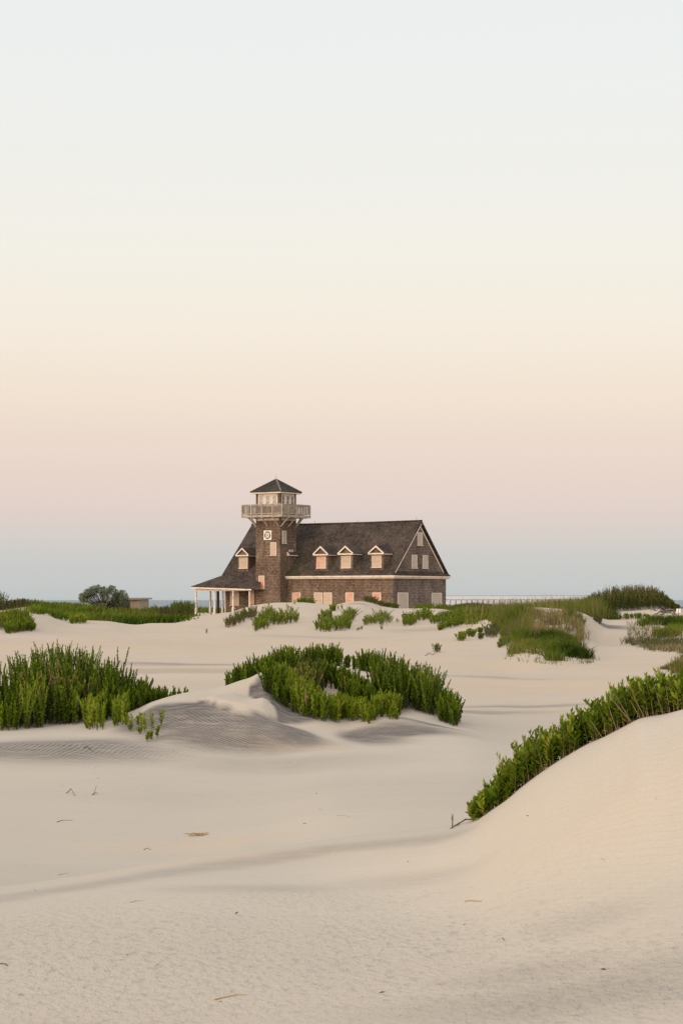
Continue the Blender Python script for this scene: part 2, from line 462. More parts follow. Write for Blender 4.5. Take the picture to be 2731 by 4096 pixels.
# streaks of heavy dark mineral sand mixed with painted dune-face shade, and wind-rippled ground
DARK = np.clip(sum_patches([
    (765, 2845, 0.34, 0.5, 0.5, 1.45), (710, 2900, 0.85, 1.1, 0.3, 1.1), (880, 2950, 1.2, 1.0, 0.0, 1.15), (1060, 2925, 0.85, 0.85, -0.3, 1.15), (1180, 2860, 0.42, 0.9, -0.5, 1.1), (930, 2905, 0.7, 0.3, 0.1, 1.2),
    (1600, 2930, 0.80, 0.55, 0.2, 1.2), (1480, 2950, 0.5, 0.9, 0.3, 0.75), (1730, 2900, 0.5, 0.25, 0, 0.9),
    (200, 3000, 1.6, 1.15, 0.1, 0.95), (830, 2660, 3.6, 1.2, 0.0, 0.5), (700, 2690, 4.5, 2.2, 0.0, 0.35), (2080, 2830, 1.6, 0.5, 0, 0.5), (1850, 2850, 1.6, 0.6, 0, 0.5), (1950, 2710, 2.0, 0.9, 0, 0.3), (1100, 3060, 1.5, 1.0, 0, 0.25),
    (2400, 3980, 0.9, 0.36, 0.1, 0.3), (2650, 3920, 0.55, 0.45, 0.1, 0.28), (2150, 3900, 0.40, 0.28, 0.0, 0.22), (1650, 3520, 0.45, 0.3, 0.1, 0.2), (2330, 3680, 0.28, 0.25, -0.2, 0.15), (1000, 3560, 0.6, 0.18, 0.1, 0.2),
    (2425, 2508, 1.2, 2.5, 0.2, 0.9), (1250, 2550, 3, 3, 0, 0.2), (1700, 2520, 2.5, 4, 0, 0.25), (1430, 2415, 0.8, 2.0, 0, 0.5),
] + [(x, float(np.interp(x, [0, 350, 700, 1045, 1400, 1700, 1800], [3560, 3505, 3450, 3405, 3352, 3325, 3312])) + 40, 0.28, 0.22, 0.4, 0.27) for x in range(0, 1800, 70)]), 0, 1.15)  # the last run of patches paints the shade band below the near crest
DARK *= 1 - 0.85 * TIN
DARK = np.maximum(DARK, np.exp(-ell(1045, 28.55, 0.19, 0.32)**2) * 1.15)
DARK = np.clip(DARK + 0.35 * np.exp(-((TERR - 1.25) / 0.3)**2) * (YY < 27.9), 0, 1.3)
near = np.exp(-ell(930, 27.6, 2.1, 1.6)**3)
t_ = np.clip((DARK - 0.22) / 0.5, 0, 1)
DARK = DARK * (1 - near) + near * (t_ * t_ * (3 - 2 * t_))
# shade under the thickets, painted into the sand as dark litter
UNDERSHADE = np.zeros_like(TZ)
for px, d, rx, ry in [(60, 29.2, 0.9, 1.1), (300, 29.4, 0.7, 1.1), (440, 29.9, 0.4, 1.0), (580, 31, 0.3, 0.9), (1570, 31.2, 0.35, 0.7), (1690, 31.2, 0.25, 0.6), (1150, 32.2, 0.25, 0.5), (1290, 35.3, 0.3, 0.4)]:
    UNDERSHADE = np.maximum(UNDERSHADE, np.exp(-ell(px, d, rx, ry)**2))
for px in range(1930, 2760, 40):  # the same painted shade under the near crest shrubs
    UNDERSHADE = np.maximum(UNDERSHADE, np.exp(-ell(px, float(np.interp(px, [p for p, _, _ in LINES[3]], [d for _, d, _ in LINES[3]])) + 0.30, 0.12, 0.16)**2))
RIP = np.clip(sum_patches([
    (860, 2940, 1.5, 1.1, 0.0, 1.0), (1100, 2880, 0.9, 0.8, 0, 0.7), (1600, 2920, 0.8, 0.5, 0, 0.8), (1900, 3450, 0.9, 1.3, 0.2, 0.75), (2200, 3500, 0.8, 1.2, 0, 0.6), (700, 3800, 1.6, 2.2, 0, 0.32), (1900, 3900, 1.4, 1.2, 0, 0.35),
    (2000, 2850, 3, 1.5, 0, 0.5), (760, 2680, 5, 3, 0, 0.5)]) + 0.0, 0, 1)
ROUGHP = np.clip(sum_patches([(600, 3850, 1.3, 1.8, 0, 1.0), (1500, 3850, 1.2, 1.6, 0, 1.0), (2200, 3950, 1.0, 0.9, 0, 1.0), (200, 3800, 0.8, 1.5, 0, 1), (1300, 3620, 0.9, 0.5, 0, .6), (2600, 3950, 0.6, 0.7, 0, 1)]), 0, 1)
RUST = sum_patches([(680, 3390, 1.1, 0.5, 0.2, 0.6), (1150, 2990, 0.8, 0.5, 0, 0.5), (2250, 2760, 4, 2.5, 0, 0.7), (300, 2580, 6, 6, 0, 0.4), (1950, 2660, 5, 3, 0, 0.5), (1300, 2590, 6, 6, 0, 0.3), (700, 3450, 1.4, .5, .3, .35),
                    (2450, 3200, 0.5, 0.6, 0, 0.12), (2650, 3050, 0.4, 0.5, 0, 0.15), (900, 2560, 6, 5, 0, .3)])

RUST = np.clip(RUST + 0.55 * np.clip((YY - 20) / 30, 0, 1) + 0.12, 0, 1)

RIP2 = sum_patches([(200, 3000, 1.7, 1.25, 0.1, 1.0)])

# sand material
m, nt, bs, out = new_mat('dune_sand')
geo = nd(nt, 'ShaderNodeNewGeometry').outputs['Position']


def attr(nt, n):
    a = nd(nt, 'ShaderNodeAttribute', attribute_name=n); return a.outputs['Fac']


def mapped(nt, vec, rot=0.0, scale=(1, 1, 1)):
    mp = nd(nt, 'ShaderNodeMapping'); mp.inputs['Rotation'].default_value = (0, 0, rot); mp.inputs['Scale'].default_value = scale
    nt.links.new(vec, mp.inputs[0]); return mp.outputs[0]


nbig = noise(nt, mapped(nt, geo, 0.15, (0.35, 1.0, 1.0)), 0.16, 5, 0.55)
nmid = noise(nt, mapped(nt, geo, 0.1, (0.5, 1.4, 1)), 0.9, 5, 0.6)
nfin = noise(nt, geo, 60, 2, 0.6)
c = mix(nt, mrange(nt, nbig, 0.35, 0.65), (0.455, 0.394, 0.318), (0.505, 0.444, 0.366))
c = mix(nt, math_n(nt, 'MULTIPLY', attr(nt, 'rust'), mrange(nt, nmid, 0.25, 0.6, 0.3, 1.0)), c, (0.545, 0.415, 0.290))
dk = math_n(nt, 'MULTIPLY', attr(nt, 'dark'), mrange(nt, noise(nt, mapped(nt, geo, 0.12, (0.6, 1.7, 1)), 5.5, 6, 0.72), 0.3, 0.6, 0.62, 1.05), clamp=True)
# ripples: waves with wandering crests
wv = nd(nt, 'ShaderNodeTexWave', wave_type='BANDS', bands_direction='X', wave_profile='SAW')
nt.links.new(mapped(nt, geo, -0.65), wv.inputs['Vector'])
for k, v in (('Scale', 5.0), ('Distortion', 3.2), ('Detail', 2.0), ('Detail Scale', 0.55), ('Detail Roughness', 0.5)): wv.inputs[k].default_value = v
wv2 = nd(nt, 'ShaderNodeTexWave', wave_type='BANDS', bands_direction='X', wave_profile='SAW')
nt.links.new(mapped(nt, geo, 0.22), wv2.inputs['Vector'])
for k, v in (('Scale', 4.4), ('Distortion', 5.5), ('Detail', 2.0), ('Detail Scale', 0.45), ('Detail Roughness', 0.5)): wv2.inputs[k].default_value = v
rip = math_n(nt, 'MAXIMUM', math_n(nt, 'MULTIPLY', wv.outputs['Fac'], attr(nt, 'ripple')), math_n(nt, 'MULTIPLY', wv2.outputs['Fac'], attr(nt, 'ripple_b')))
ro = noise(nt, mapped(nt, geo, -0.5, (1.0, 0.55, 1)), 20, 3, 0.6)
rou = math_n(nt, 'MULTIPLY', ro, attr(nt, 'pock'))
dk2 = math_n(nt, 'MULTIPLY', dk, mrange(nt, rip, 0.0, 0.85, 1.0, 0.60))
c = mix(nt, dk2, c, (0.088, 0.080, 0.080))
c = mix(nt, math_n(nt, 'MULTIPLY', attr(nt, 'pock'), mrange(nt, ro, 0.46, 0.3, 0.0, 0.34)), c, (0.20, 0.185, 0.165))
c = mix(nt, mrange(nt, nfin, 0.35, 0.75, 0.0, 0.16), c, (0.27, 0.235, 0.185))
c = mix(nt, math_n(nt, 'MULTIPLY', attr(nt, 'litter'), mrange(nt, nmid, 0.2, 0.5, 0.6, 1.0)), c, (0.06, 0.045, 0.028))  # litter mask: painted shade under the shrubs
nt.links.new(c, bs.inputs['Base Color'])
h = math_n(nt, 'ADD', rip, math_n(nt, 'MULTIPLY', rou, 1.1))
h = math_n(nt, 'ADD', h, math_n(nt, 'MULTIPLY', nfin, 0.06))
h = math_n(nt, 'ADD', h, math_n(nt, 'MULTIPLY', nmid, 0.8))
nt.links.new(bump(nt, h, 0.03), bs.inputs['Normal'])
bs.inputs['Roughness'].default_value = 0.95
bs.inputs['Specular IOR Level'].default_value = 0.12
# carry the sheet on under and behind the photographer
def back(a, v): return np.concatenate([np.repeat(np.asarray(v, float)[:, None], a.shape[1], 1) * np.ones((1, a.shape[1])), a], 0)


gX = np.concatenate([np.stack([XX[0] * k for k in (6.0, 2.5, 1.4)]), XX], 0)
gY, gZ = back(YY, [-120, -20, -1.0]), np.concatenate([np.stack([TZ[0] - 1.5, TZ[0] - 0.1, TZ[0] - 0.02]), TZ], 0)
nr, nc = gZ.shape
idx = np.arange(nr * nc).reshape(nr, nc)
quads = np.stack([idx[:-1, :-1], idx[:-1, 1:], idx[1:, 1:], idx[1:, :-1]], -1).reshape(-1, 4)
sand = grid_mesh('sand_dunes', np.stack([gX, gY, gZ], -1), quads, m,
                 attrs={k: back(v, [0, 0, 0]) for k, v in (('dark', DARK), ('ripple', RIP), ('pock', ROUGHP), ('litter', UNDERSHADE), ('ripple_b', RIP2), ('rust', RUST))}, smooth=True)  # 'litter' carries the painted shade under the shrubs
tag(sand, 'pale rolling dune sand with dark wind streaks and painted shade in front of the house', 'sand', kind='structure')

# ------------------------------------------------------------------ sea
m, nt, bs, out = new_mat('grey_sea_water')
bs.inputs['Base Color'].default_value = (0.05, 0.10, 0.125, 1)
bs.inputs['Roughness'].default_value = 0.3
bs.inputs['IOR'].default_value = 1.33
oc = objco(nt, (0.35, 1, 1))
nt.links.new(bump(nt, noise(nt, oc, 0.12, 6, 0.65), 1.6), bs.inputs['Normal'])
b = MB()
R = 42000
ring = [(R * math.cos(2 * PI * k / 64), R * math.sin(2 * PI * k / 64), SEA_Z) for k in range(64)]
b.face(ring)
tag(b.build('sea', m), 'calm grey blue sea beyond the dunes', 'sea', kind='structure')


# ------------------------------------------------------------------ the shingled station house
TH = math.radians(34.6)
HC, HS = math.cos(TH), math.sin(TH)
HX, HY = at(1572, 185.0)
ZB = -2.1                                  # foot of the walls, below the drifted sand
W, LEN = 9.30, 19.67
RZ = lambda py, d: -(py - HZ) / F * d


def on_front(px, t=0.0):
    """x and distance on a plane parallel to the long front, t behind it"""
    k = (px - CX) / F; x0 = HX + t * HS; y0 = HY + t * HC
    x = (k * y0 - x0) / (HC + k * HS)
    return x, y0 - x * HS


def on_gable(px, a=0.0):
    k = (px - CX) / F; x0 = HX + a * HC; y0 = HY - a * HS
    y = (k * y0 - x0) / (HS - k * HC)
    return y, y0 + y * HC


house = tag(empty('station_house', (HX, HY, ZB), -TH),
            'old brown shingled station house with a square lookout tower and boarded windows on the dunes', 'house')


def part(mb, name, mats, parent=None, label=None, smooth=False):
    o = mb.build(name, mats, parent or house, dz=-ZB, smooth=smooth)
    if label: o['label'] = label
    return o


# main walls and gable
b = MB(); b.box(-LEN, 0, 0, W, ZB, 2.30); part(b, 'wall', M['wall'])
ridge_z = lambda x: float(np.interp(x, [-20, -13, -6, 0.3], [7.56, 7.44, 7.44, 7.49]))
EZ, EO, TK = 2.30, 0.36, 0.20


def roof_prof(x):
    r = ridge_z(x)
    return [(-EO, EZ), (-EO, EZ - 0.10), (W / 2, r - TK), (W + EO, EZ - 0.10), (W + EO, EZ), (W / 2, r)]


b = MB(); b.extrude_x(roof_prof, [-LEN - 0.22, -16, -13, -9, -6, -3, 0.20]); roof = part(b, 'roof', M['roof'])
b = MB()
for a, c in ((-LEN - 0.24, -13), (-13, -6), (-6, 0.21)):
    b.beam((a, W / 2, ridge_z(a) + 0.02), (c, W / 2, ridge_z(c) + 0.02), 0.22, 0.10)
part(b, 'ridge_cap', M['roof'], roof)
b = MB()
for x0, x1 in ((-0.03, -0.005), (-LEN + 0.005, -LEN + 0.03)):
    b = MB()
    b.extrude_x(lambda x: [(0.04, 2.303), (W - 0.04, 2.303), (W - 0.04, 2.5), (W / 2, 7.20), (0.04, 2.5)][::-1], [x0, x1])
    part(b, 'gable_wall', M['wall'])
# pent strip of roof over the end cornice
b = MB()
b.hexa([(0.0, -0.10, 2.305), (0.33, -0.30, 2.305), (0.33, W + 0.34, 2.305), (0.0, W + 0.2, 2.305),
        (0.0, -0.02, 2.66), (0.33, -0.30, 2.345), (0.33, W + 0.34, 2.345), (0.0, W + 0.02, 2.66)])
part(b, 'pent_roof', M['roof'])
# rake boards
b = MB()
z0 = EZ + (0.10 + EO) * (7.47 - EZ) / (W / 2 + EO) - 0.24
b.beam((0.165, 0.10, z0), (0.165, W / 2, 7.20), 0.06, 0.11)
b.beam((0.03, W - 0.42, z0 - 0.02), (0.03, W / 2 + 0.02, 6.88), 0.05, 0.10)
part(b, 'rake_board', M['trim'])
# cornices
b = MB()
b.box(-12.086, 0.36, -0.40, -0.003, 2.135, 2.268); b.box(-12.086, 0.22, -0.24, -0.003, 1.995, 2.132)
b.box(0.003, 0.357, 0.0, W + 0.40, 2.137, 2.262); b.box(0.003, 0.217, 0.0, W + 0.26, 1.997, 2.134)
b.box(-LEN - 0.2, -14.97, -0.30, -0.003, 2.10, 2.26)
part(b, 'cornice', M['trim'])


def window(parent, plane, off, xa, xb, ztop, zbot, board, leaves=1, seam=True, name='window'):
    """boarded window on the front ('F'), at plane y=off, or on the gable side ('G'), at plane x=off"""
    def bx(mb, u0, u1, d0, d1, z0, z1):
        if plane == 'F': mb.box(u0, u1, off - d1, off - d0, z0, z1)
        else: mb.box(off + d0, off + d1, u0, u1, z0, z1)
    fw = 0.065
    f = MB()
    bx(f, xa, xa + fw, 0.003, 0.05, zbot, ztop); bx(f, xb - fw, xb, 0.003, 0.05, zbot, ztop)
    bx(f, xa + fw, xb - fw, 0.003, 0.05, ztop - fw, ztop)
    fr = part(f, name, M['trim'], parent)
    p = MB()
    n = leaves
    w = (xb - xa - 2 * fw) / n
    for i in range(n):
        u0 = xa + fw + i * w + (0.008 if i else 0); u1 = xa + fw + (i + 1) * w - (0.008 if i < n - 1 else 0)
        zm = ztop - fw - (ztop - zbot) * 0.5
        if seam:
            bx(p, u0, u1, 0.003, 0.026, zbot + 0.02, zm - 0.006); bx(p, u0, u1, 0.003, 0.022, zm + 0.006, ztop - fw)
        else:
            bx(p, u0, u1, 0.003, 0.026, zbot + 0.02, ztop - fw)
    p.build('shutter', M[board], fr, dz=-ZB)
    s = MB(); bx(s, xa - 0.05, xb + 0.05, 0.003, 0.11, zbot - 0.055, zbot)
    s.build('sill', M['trim'], fr, dz=-ZB)
    return fr


def win_front(pa, pb, ya, yb, board, off=0.0, parent=None, **k):
    xa, da = on_front(pa, off); xb, db = on_front(pb, off); d = (da + db) / 2
    return window(parent, 'F', off, xa, xb, RZ(ya, d), RZ(yb, d), board, **k)


def win_side(pa, pb, ya, yb, board, off=0.0, parent=None, **k):
    xa, da = on_gable(pa, off); xb, db = on_gable(pb, off); d = (da + db) / 2
    return window(parent, 'G', off, xa, xb, RZ(ya, d), RZ(yb, d), board, **k)


for pa, pb, bd in ((1169.3, 1202.5, 'panel_pink'), (1257, 1290, 'panel'), (1294, 1328, 'panel'), (1382.5, 1415, 'panel_pink'), (1490, 1524, 'panel_pink')):
    win_front(pa, pb, 2370.5, 2430, bd)
win_front(921.6, 956, 2350, 2420.5, 'panel'); win_front(1000, 1017, 2350, 2420.5, 'panel_pink')
win_side(1589, 1631, 2370.5, 2433, 'panel_shaded', leaves=2, seam=False)
win_side(1725.7, 1765, 2372, 2433, 'panel_shaded', leaves=2, seam=False)
win_side(1668, 1688.5, 2130, 2181.5, 'panel_shaded', seam=False)
win_side(1645, 1666.8, 2219.5, 2272.5, 'panel_shaded', seam=False)
win_side(1689, 1710, 2221, 2273.5, 'panel_shaded', seam=False)


# dormers
def dormer(pa, pb, wa, wb, ytop, ybot, yeave, yapex, yfoot, board):
    yd = 0.10
    xa, da = on_front(pa, yd); xb, db = on_front(pb, yd); d = (da + db) / 2
    zt, zap, zf = RZ(yeave, d), RZ(yapex, d), RZ(yfoot, d) - 0.1
    xm, oh = (xa + xb) / 2, 0.15
    back = lambda z: (z - EZ) / 1.035 - EO + 0.1
    w = MB()
    # body: a box whose cheeks run back into the main roof
    w.hexa([(xa, yd, zf), (xb, yd, zf), (xb, yd + 0.5, zf), (xa, yd + 0.5, zf),
            (xa, yd, zt), (xb, yd, zt), (xb, back(zt), zt), (xa, back(zt), zt)])
    w.face([(xa + 0.02, yd, zt), (xb - 0.02, yd, zt), (xm, yd, zap - 0.15)])
    dm = part(w, 'dormer', M['wall'])
    r = MB()
    sl = (zap - zt) / ((xb - xa) / 2 + oh)
    for sgn, xe in ((-1, xa - oh), (1, xb + oh)):
        top = [(xm, yd - 0.16, zap), (xe, yd - 0.16, zt), (xe, back(zt), zt), (xm, back(zap), zap)]
        lo = [(x, y, z - 0.085) for x, y, z in top]
        if sgn > 0: top, lo = top[::-1], lo[::-1]
        r.face(top[::-1] if sgn > 0 else top[::-1]); r.face(lo)
        for i in range(4):
            j = (i + 1) % 4
            r.face([top[i], top[j], lo[j], lo[i]])
    r.build('dormer_roof', M['roof'], dm, dz=-ZB)
    t = MB()
    yf = yd - 0.17
    for xe in (xa - oh, xb + oh):
        t.hexa([(xe, yf - 0.05, zt - 0.14), (xm, yf - 0.05, zap - 0.18), (xm, yf, zap - 0.18), (xe, yf, zt - 0.14),
                (xe, yf - 0.05, zt + 0.01), (xm, yf - 0.05, zap - 0.005), (xm, yf, zap - 0.005), (xe, yf, zt + 0.01)])
    t.box(xa - oh + 0.03, xb + oh - 0.03, yf - 0.04, yd - 0.003, zt - 0.16, zt - 0.03)
    for xe, sg in ((xa - oh, 1), (xb + oh - 0.07, 1)):      # eave boards along the sides
        t.box(xe, xe + 0.07, yd - 0.003, back(zt) - 0.35, zt - 0.17, zt - 0.087)
    t.build('pediment', M['trim'], dm, dz=-ZB)
    w2a, _ = on_front(wa, yd); w2b, _ = on_front(wb, yd)
    f = MB()
    z0, z1 = RZ(ybot, d), RZ(ytop, d) - 0.02
    f.box(w2a, w2a + 0.06, yd - 0.05, yd - 0.003, z0, z1); f.box(w2b - 0.06, w2b, yd - 0.05, yd - 0.003, z0, z1)
    f.box(w2a - 0.05, w2b + 0.05, yd - 0.11, yd - 0.003, z0 - 0.06, z0)
    f.build('window_frame', M['trim'], dm, dz=-ZB)
    f = MB(); zm = (z0 + z1) / 2
    f.box(w2a + 0.06, w2b - 0.06, yd - 0.026, yd - 0.003, z0, zm - 0.006); f.box(w2a + 0.06, w2b - 0.06, yd - 0.022, yd - 0.003, zm + 0.006, z1)
    f.build('shutter', M[board], dm, dz=-ZB)
    return dm


dormer(1260.7, 1311, 1267.5, 1303.5, 2225, 2272, 2215.5, 2184, 2284, 'panel_pink')
dormer(1359.5, 1411, 1366, 1403, 2222, 2271, 2212.5, 2182.5, 2281, 'panel')
dormer(1481, 1533.5, 1488.5, 1525.5, 2221, 2269, 2211, 2181.5, 2280, 'panel')
dormer(951.8, 993.6, 957.5, 991, 2229, 2273, 2219, 2190.5, 2284, 'panel')
dormer(1108, 1156, 1115, 1148, 2227, 2274, 2217, 2186, 2286, 'panel')     # mostly behind the tower

# porch that wraps the left end
q = 2.02
PXL, PYF = -LEN - q - 0.36, -q - 0.36
ex, ed = on_front(1034, PYF)
zl, zr = RZ(2346.3, 195.3), RZ(2355.3, ed)
b = MB()
tl, tr_ = (-LEN - 0.30, -0.30, 2.36), (-14.9, -0.30, 2.30)
el, er = (PXL, PYF, zl), (ex, PYF, zr)
bl, tb = (PXL, W + 0.5, zl + 0.02), (-LEN - 0.30, W + 0.3, 2.36)
th = 0.10


def slab(mb, quad):
    lo = [(x, y, z - th) for x, y, z in quad]
    mb.face(quad); mb.face(lo[::-1])
    for i in range(len(quad)):
        j = (i + 1) % len(quad)
        mb.face([quad[i], lo[i], lo[j], quad[j]])


slab(b, [el, er, tr_, tl]); slab(b, [bl, el, tl, tb])
part(b, 'porch_roof', M['roof'])
b = MB()
xf, _ = on_front(1005, PYF)
kz = lambda x: zl + (zr - zl) * (x - PXL) / (ex - PXL)
b.hexa([(PXL + 0.02, PYF - 0.02, zl - 0.19), (xf, PYF - 0.02, kz(xf) - 0.19), (xf, PYF + 0.03, kz(xf) - 0.19), (PXL + 0.02, PYF + 0.03, zl - 0.19),
        (PXL + 0.02, PYF - 0.02, zl - 0.055), (xf, PYF - 0.02, kz(xf) - 0.055), (xf, PYF + 0.03, kz(xf) - 0.101), (PXL + 0.02, PYF + 0.03, zl - 0.101)])
b.box(PXL, PXL + 0.05, PYF + 0.03, W + 0.4, zl - 0.19, zl - 0.101)
b.box(-LEN - q - 0.06, -15.6, -q - 0.06, -q + 0.06, kz(-18) - 0.33, kz(-18) - 0.14)
b.box(-LEN - q - 0.06, -LEN - q + 0.06, -q + 0.06, W - 0.2, zl - 0.33, zl - 0.12)
part(b, 'porch_fascia', M['trim'])
front_posts = [(-LEN - q, -q)] + [(on_front(p, -q)[0], -q) for p in (858.8, 932.9, 998.6)]
side_posts = [(-LEN - q, on_gable(p, -LEN - q)[0]) for p in (841.4, 891)]
for x, y in front_posts + side_posts:
    zt = kz(max(x, PXL)) - 0.28 if y < 0 else zl - 0.30
    b = MB(); b.box(x - 0.065, x + 0.065, y - 0.065, y + 0.065, -0.74, zt); b.box(x - 0.09, x + 0.09, y - 0.09, y + 0.09, zt - 0.09, zt)
    po = part(b, 'porch_post', M['post'])
    b = MB(); b.box(x - 0.10, x + 0.10, y - 0.10, y + 0.10, ZB - 0.4, -0.72)
    b.build('post_pier', M['post'], po, dz=-ZB)
yk = on_gable(871.6, -LEN - 0.9)[0]
b = MB(); b.box(-LEN - 1.0, -LEN - 0.8, yk - 0.1, yk + 0.1, ZB - 0.3, zl + 0.1); part(b, 'porch_post', M['dark_wood'], label='dark back post of the porch')
b = MB(); b.box(-LEN - 0.02, -LEN + 0.10, -0.03, -0.002, ZB, 1.4); part(b, 'corner_board', M['trim'])

# lookout tower
TX0, TX1, TY0, TY1 = -14.96, -12.09, -1.22, 1.42
b = MB(); b.box(TX0, TX1, TY0, TY1, ZB, 7.95); tower = part(b, 'tower', M['wall'])
win_front(1082, 1105.7, 2169.5, 2221, 'panel', TY0, name='tower_window')
win_front(1035, 1058.3, 2303, 2354.5, 'panel_pink', TY0, name='tower_window')
win_side(1128, 1144, 2123, 2173.5, 'panel_shaded', TX1, seam=False, name='tower_window')
win_side(1155.2, 1171.4, 2199, 2250, 'panel_shaded', TX1, seam=False, name='tower_window')
# round emblem on a white square
xa, d = on_front(1055.7, TY0); xb, _ = on_front(1086.2, TY0)
z1, z0 = RZ(2122.4, d), RZ(2160, d)
b = MB(); b.box(xa, xb, TY0 - 0.05, TY0 - 0.003, z0, z1); em = part(b, 'emblem_board', M['cream'], label='white square board with a round navy emblem')
cxm, czm = (xa + xb) / 2, (z0 + z1) / 2


def disc(r0, r1, y, n=40):
    mb = MB()
    sx, sz = 0.94, 1.0
    for i in range(n):
        a, c = 2 * PI * i / n, 2 * PI * (i + 1) / n
        P = lambda r, t, yy: (cxm + sx * r * math.cos(t), yy, czm + sz * r * math.sin(t))
        if r0 > 0: mb.face([P(r0, a, y), P(r1, a, y), P(r1, c, y), P(r0, c, y)])
        else: mb.face([P(0, 0, y), P(r1, a, y), P(r1, c, y)])
        mb.face([P(r1, a, y), P(r1, a, y + 0.01), P(r1, c, y + 0.01), P(r1, c, y)])
    return mb


rr = (z1 - z0) * 0.425
disc(rr * 0.64, rr, TY0 - 0.064).build('emblem_ring', M['navy'], em, dz=-ZB)
mb = disc(0, rr * 0.16, TY0 - 0.068)
for k in range(8):
    a = 2 * PI * k / 8; r0, r1 = rr * 0.13, rr * (0.40 if k % 2 else 0.33); w = rr * 0.07
    ca, sa = math.cos(a), math.sin(a)
    mb.face([(cxm + 0.94 * (r * ca - s * sa), TY0 - 0.069, czm + r * sa + s * ca) for r, s in ((r0, -w), (r1, -w * 1.5), (r1, w * 1.5), (r0, w))])
for k in range(4):
    a = PI / 4 + PI / 2 * k; ca, sa = math.cos(a), math.sin(a)
    mb.face([(cxm + 0.94 * (r * ca - s * sa), TY0 - 0.070, czm + r * sa + s * ca) for r, s in ((rr * .58, 0), (rr * .68, -rr * .09), (rr * .8, 0), (rr * .68, rr * .09))])
mb.build('emblem_star', M['gold'], em, dz=-ZB)
mb = MB()                                   # unreadable pale lettering around the ring
for k in range(34):
    a = PI * (0.08 + 0.84 * k / 20) if k < 21 else PI * (1.2 + 0.6 * (k - 21) / 12)
    ca, sa = math.cos(a), math.sin(a); w = rr * 0.028
    mb.face([(cxm + 0.94 * (r * ca - s * sa), TY0 - 0.0675, czm + r * sa + s * ca) for r, s in ((rr * .77, -w), (rr * .9, -w), (rr * .9, w), (rr * .77, w))])
mb.build('emblem_lettering', M['cream'], em, dz=-ZB)

# gallery round the tower head
GO = 0.95
GX0, GX1, GY0, GY1 = TX0 - GO, TX1 + GO, TY0 - GO, TY1 + GO
b = MB(); b.box(GX0 + 0.05, GX1 - 0.05, GY0 + 0.05, GY1 - 0.05, 8.0, 8.12); gal = part(b, 'gallery', M['raw'])
b = MB()
b.box(GX0, GX1, GY0, GY0 + 0.048, 7.90, 8.13); b.box(GX0, GX1, GY1 - 0.048, GY1, 7.90, 8.13)
b.box(GX0, GX0 + 0.048, GY0 + 0.05, GY1 - 0.05, 7.90, 8.13); b.box(GX1 - 0.048, GX1, GY0 + 0.05, GY1 - 0.05, 7.90, 8.13)
b.build('rim_board', M['raw'], gal, dz=-ZB)
b = MB()
for k in range(7):
    x = GX0 + 0.4 + (GX1 - GX0 - 0.8) * k / 6
    b.box(x - 0.03, x + 0.03, GY0 + 0.05, TY0 - 0.003, 7.86, 7.998); b.box(x - 0.03, x + 0.03, TY1 + 0.003, GY1 - 0.05, 7.86, 7.998)
for k in range(4):
    y = TY0 + 0.1 + (TY1 - TY0 - 0.2) * k / 3
    b.box(GX0 + 0.05, TX0 - 0.003, y - 0.03, y + 0.03, 7.86, 7.998); b.box(TX1 + 0.003, GX1 - 0.05, y - 0.03, y + 0.03, 7.86, 7.998)
b.build('deck_joist', M['raw'], gal, dz=-ZB)
b = MB()
b.box(TX0 + 0.15, TX1 - 0.1, TY0 - 0.03, TY0 - 0.003, 7.62, 7.86); b.box(TX1 + 0.003, TX1 + 0.03, TY0 + 0.2, TY1 - 0.15, 7.62, 7.86)
b.build('frieze_board', M['trim'], gal, dz=-ZB)
corners = [(GX0, GY0), (GX1, GY0), (GX1, GY1), (GX0, GY1)]
fracs = [0.0, 0.235, 0.50, 0.765]
RT = 9.13
for i in range(4):
    (x0, y0), (x1, y1) = corners[i], corners[(i + 1) % 4]
    inx = 0.03 if x0 == x1 == GX0 else (-0.03 if x0 == x1 else 0)
    iny = 0.03 if y0 == y1 == GY0 else (-0.03 if y0 == y1 else 0)
    P = lambda f: (x0 + (x1 - x0) * f, y0 + (y1 - y0) * f)
    for f in fracs:
        x, y = P(f)
        b = MB(); b.box(x - 0.055, x + 0.055, y - 0.055, y + 0.055, 7.84 if f else 7.9, RT - 0.03); b.build('rail_post', M['raw'], gal, dz=-ZB)
    b = MB()
    L2 = math.hypot(x1 - x0, y1 - y0)
    ux, uy = (x1 - x0) / L2, (y1 - y0) / L2
    s = 0.07
    a, c = (x0 + ux * s, y0 + uy * s), (x1 - ux * s, y1 - uy * s)
    b.beam((a[0] + inx, a[1] + iny, RT), (c[0] + inx, c[1] + iny, RT), 0.15, 0.06)
    b.beam((a[0] + inx, a[1] + iny, RT - 0.09), (c[0] + inx, c[1] + iny, RT - 0.09), 0.045, 0.09)
    b.beam((a[0] + inx, a[1] + iny, 8.24), (c[0] + inx, c[1] + iny, 8.24), 0.045, 0.08)
    b.build('handrail', M['raw'], gal, dz=-ZB)
    for k in range(4):
        f0 = fracs[k]; f1 = fracs[k + 1] if k < 3 else 1.0
        b = MB(); nb = 8 if k in (1, 2) else 7
        for j in range(nb):
            f = f0 + (f1 - f0) * (j + 1) / (nb + 1)
            x, y = P(f)
            b.box(x + inx - 0.02, x + inx + 0.02, y + iny - 0.02, y + iny + 0.02, 8.28, RT - 0.135)
        b.build('baluster_panel', M['raw'], gal, dz=-ZB)
